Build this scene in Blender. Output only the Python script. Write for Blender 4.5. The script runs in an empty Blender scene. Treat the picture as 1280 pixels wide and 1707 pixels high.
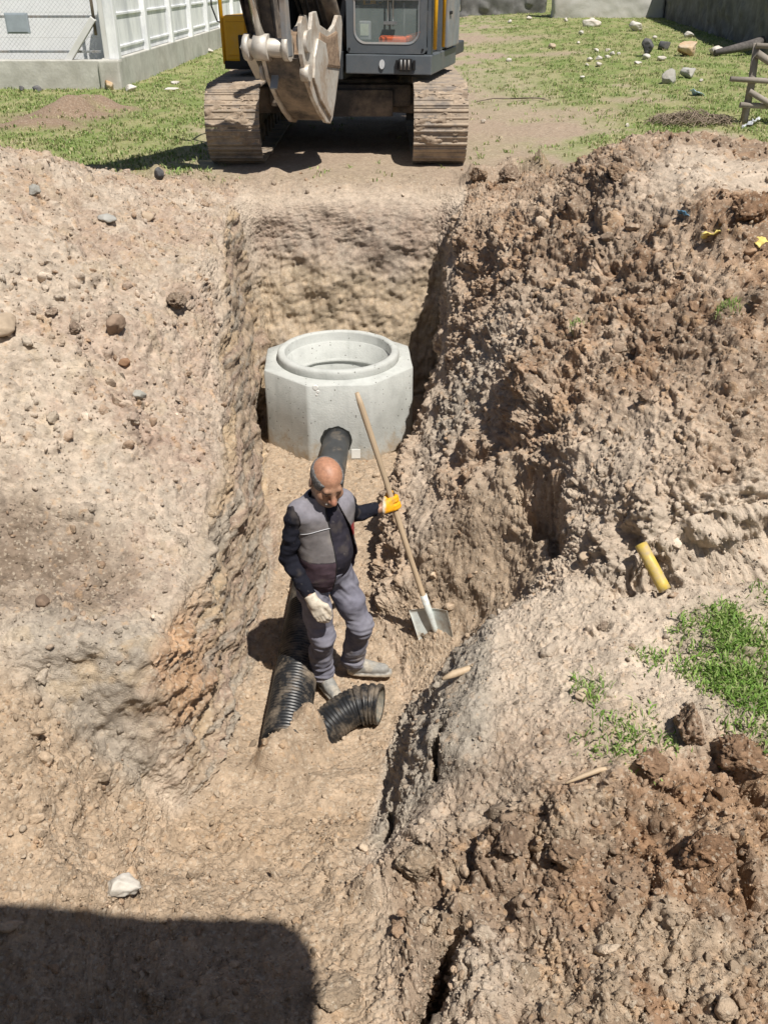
import bpy, bmesh, math, random
import numpy as np
from mathutils import Vector, Matrix, Euler

S = bpy.context.scene
COL = S.collection
R = math.radians
rng = np.random.default_rng(7)
random.seed(5)

# ---------------------------------------------------------------- camera
CZ = 1.9
cam = bpy.data.cameras.new('camera')
cam_o = bpy.data.objects.new('camera', cam)
COL.objects.link(cam_o)
cam_o.location = (0, 0, CZ)
PITCH = R(30.64)
cam_o.rotation_euler = (math.pi / 2 - PITCH, 0, 0)
cam.sensor_fit = 'VERTICAL'
cam.sensor_height = 36.0
cam.lens = 36.0 * 1500.0 / 1707.0
cam.clip_start = 0.05
cam.clip_end = 2000
S.camera = cam_o
S.render.resolution_x, S.render.resolution_y = 767, 1024

# ---------------------------------------------------------------- light
SUN_EL = R(62)
SUN_H = Vector((0.56, -0.828, 0))
w = bpy.data.worlds.new('World')
S.world = w
w.use_nodes = True
nt = w.node_tree
bg = nt.nodes['Background']
sky = nt.nodes.new('ShaderNodeTexSky')
sky.sky_type = 'NISHITA'
sky.sun_disc = False
sky.sun_elevation = SUN_EL
sky.sun_rotation = math.atan2(SUN_H.x, SUN_H.y)
nt.links.new(sky.outputs[0], bg.inputs[0])
bg.inputs[1].default_value = 0.05
sun = bpy.data.lights.new('sun', 'SUN')
sun.energy = 4.6
sun.angle = R(0.55)
sun.color = (1.0, 0.95, 0.87)
sun_o = bpy.data.objects.new('sun', sun)
COL.objects.link(sun_o)
sd = Vector((SUN_H.x * math.cos(SUN_EL), SUN_H.y * math.cos(SUN_EL), math.sin(SUN_EL)))
sun_o.rotation_euler = sd.to_track_quat('Z', 'Y').to_euler()
S.view_settings.view_transform = 'Standard'
S.view_settings.look = 'None'
S.view_settings.exposure = 0.38
S.view_settings.gamma = 1

# ---------------------------------------------------------------- helpers
def P(u, v, z):
    """ground point seen at photo pixel (u,v) if its height is z"""
    a, b = (u - 640) / 1500., (853.5 - v) / 1500.
    c, s = math.cos(PITCH), math.sin(PITCH)
    dy, dz = c + b * s, -s + b * c
    t = (z - CZ) / dz
    return Vector((a * t, dy * t, z))

def tag(o, label, cat, group=None, kind=None):
    if label: o['label'] = label
    if cat: o['category'] = cat
    if group: o['group'] = group
    if kind: o['kind'] = kind
    return o

def empty(name, loc=(0, 0, 0), rz=0.0, parent=None):
    o = bpy.data.objects.new(name, None)
    COL.objects.link(o)
    o.location = loc
    o.rotation_euler = (0, 0, rz)
    o.empty_display_size = 0.1
    if parent: o.parent = parent
    return o

def obj_np(name, V, Fs, mat=None, parent=None, smooth=False, mats=None, fm=None):
    """mesh from arrays: V (n,3), Fs (m,3|4) or list of such arrays"""
    if not isinstance(Fs, (list, tuple)): Fs = [Fs]
    Fs = [np.asarray(f, np.int32) for f in Fs if len(f)]
    me = bpy.data.meshes.new(name)
    V = np.asarray(V, np.float32)
    me.vertices.add(len(V))
    me.vertices.foreach_set('co', V.ravel())
    nl = sum(f.size for f in Fs); nf = sum(len(f) for f in Fs)
    me.loops.add(nl)
    me.loops.foreach_set('vertex_index', np.concatenate([f.ravel() for f in Fs]))
    me.polygons.add(nf)
    tot = np.concatenate([np.full(len(f), f.shape[1], np.int32) for f in Fs])
    st = np.concatenate([[0], np.cumsum(tot)[:-1]]).astype(np.int32)
    me.polygons.foreach_set('loop_start', st)
    if smooth: me.polygons.foreach_set('use_smooth', np.ones(nf, bool))
    if mats:
        for m in mats: me.materials.append(m)
        if fm is not None: me.polygons.foreach_set('material_index', np.asarray(fm, np.int32))
    elif mat: me.materials.append(mat)
    me.update(calc_edges=True)
    me.validate()
    o = bpy.data.objects.new(name, me)
    COL.objects.link(o)
    if parent: o.parent = parent
    return o

def vcol(o, cols, name='soil'):
    a = o.data.color_attributes.new(name, 'FLOAT_COLOR', 'POINT')
    c = np.ones((len(cols), 4), np.float32); c[:, :3] = cols
    a.data.foreach_set('color', c.ravel())

class MB:
    """collects primitive shapes into one mesh"""
    def __init__(s): s.bm = bmesh.new()
    def _n(s, n0): s.bm.verts.ensure_lookup_table(); return s.bm.verts[n0:]
    def box(s, c, size, rot=None, bev=0.0, taper=None):
        n0 = len(s.bm.verts)
        b2 = bmesh.new()
        bmesh.ops.create_cube(b2, size=1)
        for v in b2.verts:
            t = 1.0
            if taper and v.co.z > 0: t = taper
            v.co = Vector((v.co.x * size[0] * t, v.co.y * size[1] * t, v.co.z * size[2]))
        if bev: bmesh.ops.bevel(b2, geom=list(b2.edges), offset=bev, segments=2, profile=0.6, affect='EDGES')
        M = Matrix.Translation(Vector(c)) @ (Euler(rot).to_matrix().to_4x4() if rot else Matrix())
        b2.transform(M); s._join(b2); return s
    def _join(s, b2):
        mp = {}
        for v in b2.verts: mp[v] = s.bm.verts.new(v.co)
        for f in b2.faces:
            try:
                nf = s.bm.faces.new([mp[v] for v in f.verts]); nf.smooth = f.smooth; nf.material_index = f.material_index
            except ValueError: pass
        b2.free()
    def cyl(s, a, b, r, r2=None, seg=16, cap=True, smooth=True):
        a, b = Vector(a), Vector(b)
        r2 = r if r2 is None else r2
        q = (b - a).to_track_quat('Z', 'Y')
        rings = []
        for p, rr in ((a, r), (b, r2)):
            rings.append([s.bm.verts.new(p + q @ Vector((rr * math.cos(2 * math.pi * k / seg), rr * math.sin(2 * math.pi * k / seg), 0))) for k in range(seg)])
        for k in range(seg):
            f = s.bm.faces.new((rings[0][k], rings[0][(k + 1) % seg], rings[1][(k + 1) % seg], rings[1][k])); f.smooth = smooth
        if cap:
            s.bm.faces.new(rings[0][::-1]); s.bm.faces.new(rings[1])
        return s
    def tube(s, pts, r, seg=8, cap=True):
        """r: number or list; tube along points"""
        pts = [Vector(p) for p in pts]
        rr = r if isinstance(r, (list, tuple)) else [r] * len(pts)
        rings = []
        ref = None
        for i, p in enumerate(pts):
            d = (pts[min(i + 1, len(pts) - 1)] - pts[max(i - 1, 0)]).normalized()
            if ref is None:
                ref = d.orthogonal().normalized()
            ref = (ref - d * ref.dot(d)).normalized()
            e = d.cross(ref)
            rings.append([s.bm.verts.new(p + (ref * math.cos(2 * math.pi * k / seg) + e * math.sin(2 * math.pi * k / seg)) * rr[i]) for k in range(seg)])
        for i in range(len(pts) - 1):
            for k in range(seg):
                f = s.bm.faces.new((rings[i][k], rings[i][(k + 1) % seg], rings[i + 1][(k + 1) % seg], rings[i + 1][k])); f.smooth = True
        if cap:
            s.bm.faces.new(rings[0][::-1]); s.bm.faces.new(rings[-1])
        return s
    def prism(s, poly, x0, x1, frame=None, bev=0.0):
        """polygon of (a,b) -> (x, a, b), extruded from x0 to x1"""
        b2 = bmesh.new()
        A = [b2.verts.new((x0, a, b)) for a, b in poly]; B = [b2.verts.new((x1, a, b)) for a, b in poly]
        n = len(poly)
        b2.faces.new(A); b2.faces.new(B[::-1])
        for k in range(n): b2.faces.new((A[k], B[k], B[(k + 1) % n], A[(k + 1) % n]))
        bmesh.ops.recalc_face_normals(b2, faces=list(b2.faces))
        if bev: bmesh.ops.bevel(b2, geom=list(b2.edges), offset=bev, segments=2, profile=0.6, affect='EDGES')
        if frame: b2.transform(frame)
        s._join(b2); return s
    def quad(s, *pts):
        s.bm.faces.new([s.bm.verts.new(p) for p in pts]); return s
    def build(s, name, mat, parent=None, recalc=True):
        if recalc: bmesh.ops.recalc_face_normals(s.bm, faces=list(s.bm.faces))
        me = bpy.data.meshes.new(name); s.bm.to_mesh(me); s.bm.free()
        for m in (mat if isinstance(mat, (list, tuple)) else [mat]): me.materials.append(m)
        o = bpy.data.objects.new(name, me); COL.objects.link(o)
        if parent: o.parent = parent
        return o

# ---- numpy noise
_perm = np.random.default_rng(11).permutation(512).astype(np.int32)
_perm = np.concatenate([_perm, _perm, _perm])
_grad = np.random.default_rng(12).normal(size=(512, 3)).astype(np.float32)
_grad /= np.linalg.norm(_grad, axis=1, keepdims=True)
_rnd = np.random.default_rng(13).random((512, 4)).astype(np.float32)

def hash3(i, j, k):
    return _perm[_perm[_perm[i & 511] + (j & 511)] + (k & 511)]

def chunked(fn, p, step=40000):
    p = np.asarray(p, np.float32)
    if len(p) <= step: return fn(p)
    r = [fn(p[i:i + step]) for i in range(0, len(p), step)]
    if isinstance(r[0], tuple): return tuple(np.concatenate(k) for k in zip(*r))
    return np.concatenate(r)

def perlin(p): return chunked(_perlin, p)

def _perlin(p):
    fi = np.floor(p); f = p - fi; i = fi.astype(np.int32)
    u = f * f * f * (f * (f * 6 - 15) + 10)
    out = 0
    for a in (0, 1):
        wa = u[:, 0] if a else 1 - u[:, 0]
        for b in (0, 1):
            wb = u[:, 1] if b else 1 - u[:, 1]
            for c in (0, 1):
                wc = u[:, 2] if c else 1 - u[:, 2]
                g = _grad[hash3(i[:, 0] + a, i[:, 1] + b, i[:, 2] + c)]
                out = out + wa * wb * wc * (g[:, 0] * (f[:, 0] - a) + g[:, 1] * (f[:, 1] - b) + g[:, 2] * (f[:, 2] - c))
    return out * 1.6

def _fbm(p, octv, lac, gain):
    s = 0; a = 1.0; q = p
    for _ in range(octv):
        s = s + a * _perlin(q); a *= gain; q = q * np.float32(lac) + np.float32(17.3)
    return s

def fbm(p, octv=4, lac=2.1, gain=0.5):
    return chunked(lambda q: _fbm(q, octv, lac, gain), p)

def lumps(p, power=1.5):
    return chunked(lambda q: _lumps(q, power), p)

def _lumps(p, power=1.5):
    """height of half-buried lumps of random size, unit cells; also a cell id"""
    p = np.asarray(p, np.float32)
    b = np.floor(p - 0.5).astype(np.int32)
    best = np.zeros(len(p), np.float32); cid = np.zeros(len(p), np.float32)
    for a in (0, 1):
        for c in (0, 1):
            for d in (0, 1):
                i, j, k = b[:, 0] + a, b[:, 1] + c, b[:, 2] + d
                r = _rnd[hash3(i, j, k)]
                dx = p[:, 0] - i - r[:, 0]; dy = p[:, 1] - j - r[:, 1]; dz = p[:, 2] - k - r[:, 2]
                rad = 0.12 + 0.38 * r[:, 3] ** power
                d2 = dx * dx + dy * dy + dz * dz
                m = np.maximum(np.abs(dx + .3 * dy), np.maximum(np.abs(dy - .3 * dz), np.abs(dz + .3 * dx)))
                d2 = 0.25 * d2 + 0.75 * m * m * 1.3
                h = np.sqrt(np.maximum(rad * rad - d2, 0))
                h = np.minimum(h, rad * (.45 + .3 * r[:, 1]))
                up = h > best
                best = np.where(up, h, best); cid = np.where(up, r[:, 0], cid)
    return best, cid

def sstep(a, b, x):
    t = np.clip((x - np.float32(a)) * np.float32(1 / (b - a)), 0, 1); return t * t * (3 - 2 * t)

def lin(r, g, b):
    f = lambda c: (c / 255 / 12.92) if c / 255 <= 0.04045 else ((c / 255 + .055) / 1.055) ** 2.4
    return (f(r), f(g), f(b))

# ---- materials
def mat_new(name):
    m = bpy.data.materials.new(name); m.use_nodes = True
    return m, m.node_tree, m.node_tree.nodes['Principled BSDF']

def mat_simple(name, col, rough=0.6, metal=0.0, var=0.25, scale=8.0, bump=0.0, bscale=40.0, dirt=None, dirt_amt=0.5, dscale=3.0, spec=0.4, dirt_lo=0.45, dirt_hi=0.62, stretch=None):
    """base colour with mottled variation, optional dirt patches of their own colour, and bump"""
    m, t, b = mat_new(name)
    N, L = t.nodes, t.links
    tc = N.new('ShaderNodeTexCoord')
    oi = N.new('ShaderNodeObjectInfo')
    ad = N.new('ShaderNodeVectorMath'); ad.operation = 'MULTIPLY_ADD'
    cb = N.new('ShaderNodeCombineXYZ')
    for k_ in range(3): L.new(oi.outputs['Random'], cb.inputs[k_])
    L.new(cb.outputs[0], ad.inputs[0]); ad.inputs[1].default_value = (23, 31, 17); L.new(tc.outputs['Object'], ad.inputs[2])
    co = ad.outputs[0]
    if stretch:
        mp = N.new('ShaderNodeMapping'); mp.inputs['Scale'].default_value = stretch
        L.new(co, mp.inputs[0]); co = mp.outputs[0]
    n = N.new('ShaderNodeTexNoise'); n.inputs['Scale'].default_value = scale; n.inputs['Detail'].default_value = 6
    n.inputs['Roughness'].default_value = 0.65
    L.new(co, n.inputs['Vector'])
    mr = N.new('ShaderNodeMapRange'); mr.inputs['From Min'].default_value = 0.3; mr.inputs['From Max'].default_value = 0.7
    mr.inputs['To Min'].default_value = 1 - var; mr.inputs['To Max'].default_value = 1 + var
    L.new(n.outputs[0], mr.inputs[0])
    mx = N.new('ShaderNodeMix'); mx.data_type = 'RGBA'; mx.blend_type = 'MULTIPLY'; mx.inputs[0].default_value = 1
    mx.inputs[6].default_value = (*col, 1)
    L.new(mr.outputs[0], mx.inputs[7])
    out = mx.outputs[2]
    if dirt:
        n2 = N.new('ShaderNodeTexNoise'); n2.inputs['Scale'].default_value = dscale; n2.inputs['Detail'].default_value = 8
        n2.inputs['Roughness'].default_value = 0.7
        L.new(co, n2.inputs['Vector'])
        m2 = N.new('ShaderNodeMapRange'); m2.inputs['From Min'].default_value = dirt_lo; m2.inputs['From Max'].default_value = dirt_hi
        m2.inputs['To Max'].default_value = dirt_amt
        L.new(n2.outputs[0], m2.inputs[0])
        x2 = N.new('ShaderNodeMix'); x2.data_type = 'RGBA'
        L.new(m2.outputs[0], x2.inputs[0]); L.new(out, x2.inputs[6]); x2.inputs[7].default_value = (*dirt, 1)
        out = x2.outputs[2]
        r2 = N.new('ShaderNodeMapRange'); r2.inputs['To Min'].default_value = rough; r2.inputs['To Max'].default_value = max(rough, 0.9)
        L.new(m2.outputs[0], r2.inputs[0]); L.new(r2.outputs[0], b.inputs['Roughness'])
    else:
        b.inputs['Roughness'].default_value = rough
    L.new(out, b.inputs['Base Color'])
    b.inputs['Metallic'].default_value = metal
    b.inputs['Specular IOR Level'].default_value = spec
    if bump:
        n3 = N.new('ShaderNodeTexNoise'); n3.inputs['Scale'].default_value = bscale; n3.inputs['Detail'].default_value = 5
        L.new(co, n3.inputs['Vector'])
        bp = N.new('ShaderNodeBump'); bp.inputs['Strength'].default_value = bump; bp.inputs['Distance'].default_value = 0.01
        L.new(n3.outputs[0], bp.inputs['Height']); L.new(bp.outputs[0], b.inputs['Normal'])
    return m

def mat_soil(name, attr='soil'):
    m, t, b = mat_new(name)
    N, L = t.nodes, t.links
    at = N.new('ShaderNodeAttribute'); at.attribute_name = attr
    tc = N.new('ShaderNodeTexCoord')
    n = N.new('ShaderNodeTexNoise'); n.inputs['Scale'].default_value = 22; n.inputs['Detail'].default_value = 10; n.inputs['Roughness'].default_value = 0.72
    L.new(tc.outputs['Object'], n.inputs['Vector'])
    mr = N.new('ShaderNodeMapRange'); mr.inputs['From Min'].default_value = 0.28; mr.inputs['From Max'].default_value = 0.72
    mr.inputs['To Min'].default_value = 0.68; mr.inputs['To Max'].default_value = 1.3
    L.new(n.outputs[0], mr.inputs[0])
    mx = N.new('ShaderNodeMix'); mx.data_type = 'RGBA'; mx.blend_type = 'MULTIPLY'; mx.inputs[0].default_value = 1
    L.new(at.outputs['Color'], mx.inputs[6]); L.new(mr.outputs[0], mx.inputs[7])
    # pale grit specks
    v = N.new('ShaderNodeTexVoronoi'); v.inputs['Scale'].default_value = 75
    L.new(tc.outputs['Object'], v.inputs['Vector'])
    sp = N.new('ShaderNodeMapRange'); sp.inputs['From Min'].default_value = 0.86; sp.inputs['From Max'].default_value = 0.93
    sp.inputs['To Max'].default_value = 0.5
    sx = N.new('ShaderNodeSeparateColor'); L.new(v.outputs['Color'], sx.inputs[0]); L.new(sx.outputs[0], sp.inputs[0])
    x2 = N.new('ShaderNodeMix'); x2.data_type = 'RGBA'; x2.inputs[7].default_value = (.5, .43, .34, 1)
    L.new(sp.outputs[0], x2.inputs[0]); L.new(mx.outputs[2], x2.inputs[6])
    L.new(x2.outputs[2], b.inputs['Base Color'])
    b.inputs['Roughness'].default_value = 0.95
    b.inputs['Specular IOR Level'].default_value = 0.15
    n3 = N.new('ShaderNodeTexNoise'); n3.inputs['Scale'].default_value = 60; n3.inputs['Detail'].default_value = 8; n3.inputs['Roughness'].default_value = 0.7
    L.new(tc.outputs['Object'], n3.inputs['Vector'])
    bp = N.new('ShaderNodeBump'); bp.inputs['Strength'].default_value = 0.55; bp.inputs['Distance'].default_value = 0.02
    L.new(n3.outputs[0], bp.inputs['Height'])
    v2 = N.new('ShaderNodeTexVoronoi'); v2.inputs['Scale'].default_value = 130; v2.inputs['Randomness'].default_value = 1
    L.new(tc.outputs['Object'], v2.inputs['Vector'])
    b2 = N.new('ShaderNodeBump'); b2.inputs['Strength'].default_value = .5; b2.inputs['Distance'].default_value = .006; b2.invert = True
    L.new(v2.outputs['Distance'], b2.inputs['Height']); L.new(bp.outputs[0], b2.inputs['Normal'])
    L.new(b2.outputs[0], b.inputs['Normal'])
    return m

# ---- implicit surfaces (for bodies, clothes, stones): surface nets
def surface_nets(fn, lo, hi, h):
    lo = np.array(lo, float); hi = np.array(hi, float)
    n = np.ceil((hi - lo) / h).astype(int) + 1
    ax = [lo[d] + h * np.arange(n[d]) for d in range(3)]
    G = np.stack(np.meshgrid(*ax, indexing='ij'), -1).reshape(-1, 3).astype(np.float32)
    # coarse pass, then the exact field only near the surface
    cn = np.maximum(np.ceil((hi - lo) / (4 * h)).astype(int) + 2, 2)
    Gc = np.stack(np.meshgrid(*[lo[d] + 4 * h * np.arange(cn[d]) for d in range(3)], indexing='ij'), -1).reshape(-1, 3).astype(np.float32)
    Dc = fn(Gc).reshape(cn)
    ix = [np.minimum(np.round(np.arange(n[d]) / 4).astype(int), cn[d] - 1) for d in range(3)]
    D = Dc[np.ix_(*ix)].astype(np.float32).reshape(-1)
    band = np.abs(D) < 9 * h
    D[band] = fn(G[band])
    D = D.reshape(n)
    s = D < 0
    nc = n - 1
    acc = np.zeros((*nc, 3), np.float32); cnt = np.zeros(nc, np.float32)
    for d in range(3):
        o1, o2 = [(1, 2), (0, 2), (0, 1)][d]
        for a in (0, 1):
            for b in (0, 1):
                sl0 = [None] * 3; sl1 = [None] * 3
                sl0[d] = slice(0, nc[d]); sl1[d] = slice(1, nc[d] + 1)
                sl0[o1] = sl1[o1] = slice(a, a + nc[o1]); sl0[o2] = sl1[o2] = slice(b, b + nc[o2])
                d0 = D[tuple(sl0)]; d1 = D[tuple(sl1)]
                cr = (d0 < 0) != (d1 < 0)
                t = np.where(cr, d0 / np.where(cr, d0 - d1, 1), 0)
                acc[..., d] += np.where(cr, t, 0); acc[..., o1] += np.where(cr, a, 0); acc[..., o2] += np.where(cr, b, 0)
                cnt += cr
    act = cnt > 0
    idx = -np.ones(nc, np.int64); idx[act] = np.arange(act.sum())
    cell = np.stack(np.nonzero(act), -1)
    V = lo + h * (cell + acc[act] / cnt[act][:, None])
    Fs = []
    for d in range(3):
        o1, o2 = [(1, 2), (2, 0), (0, 1)][d]
        sl0 = [slice(None)] * 3; sl1 = [slice(None)] * 3
        sl0[d] = slice(0, nc[d]); sl1[d] = slice(1, nc[d] + 1)
        for o in (o1, o2): sl0[o] = sl1[o] = slice(1, nc[o])
        a = s[tuple(sl0)]; b = s[tuple(sl1)]
        for flip in (0, 1):
            m = (a & ~b) if not flip else (~a & b)
            e = np.stack(np.nonzero(m), -1)
            if not len(e): continue
            for o in (o1, o2): e[:, o] += 1
            q = []
            for (da, db) in ((-1, -1), (0, -1), (0, 0), (-1, 0)):
                c = e.copy(); c[:, o1] += da; c[:, o2] += db
                q.append(idx[c[:, 0], c[:, 1], c[:, 2]])
            q = np.stack(q, -1)
            if flip: q = q[:, ::-1]
            Fs.append(q)
    F = np.concatenate(Fs)
    return V, F[(F >= 0).all(1)]

def sd_ell(p, c, r):
    q = (p - np.array(c, np.float32)) / np.array(r, np.float32)
    k0 = np.linalg.norm(q, axis=1); k1 = np.linalg.norm(q / np.array(r, np.float32), axis=1)
    return k0 * (k0 - 1) / np.maximum(k1, 1e-6)

def sd_cap(p, a, b, r1, r2=None):
    r2 = r1 if r2 is None else r2
    a = np.array(a, np.float32); b = np.array(b, np.float32)
    ab = b - a; t = np.clip(((p - a) @ ab) / max(float(ab @ ab), 1e-9), 0, 1)
    return np.linalg.norm(p - a - t[:, None] * ab, axis=1) - (r1 + (r2 - r1) * t)

def sd_box(p, c, hs, r=0.0, M=None):
    q = p - np.array(c, np.float32)
    if M is not None: q = q @ np.array(M, np.float32)
    q = np.abs(q) - (np.array(hs, np.float32) - r)
    return np.linalg.norm(np.maximum(q, 0), axis=1) + np.minimum(q.max(1), 0) - r

def smin(a, b, k):
    h = np.clip(0.5 + 0.5 * (b - a) / k, 0, 1)
    return b + (a - b) * h - k * h * (1 - h)

def smax(a, b, k): return -smin(-a, -b, k)

def chain(p, pts, rad, k=0.02):
    d = None
    for i in range(len(pts) - 1):
        e = sd_cap(p, pts[i], pts[i + 1], rad[i], rad[i + 1])
        d = e if d is None else smin(d, e, k)
    return d
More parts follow.
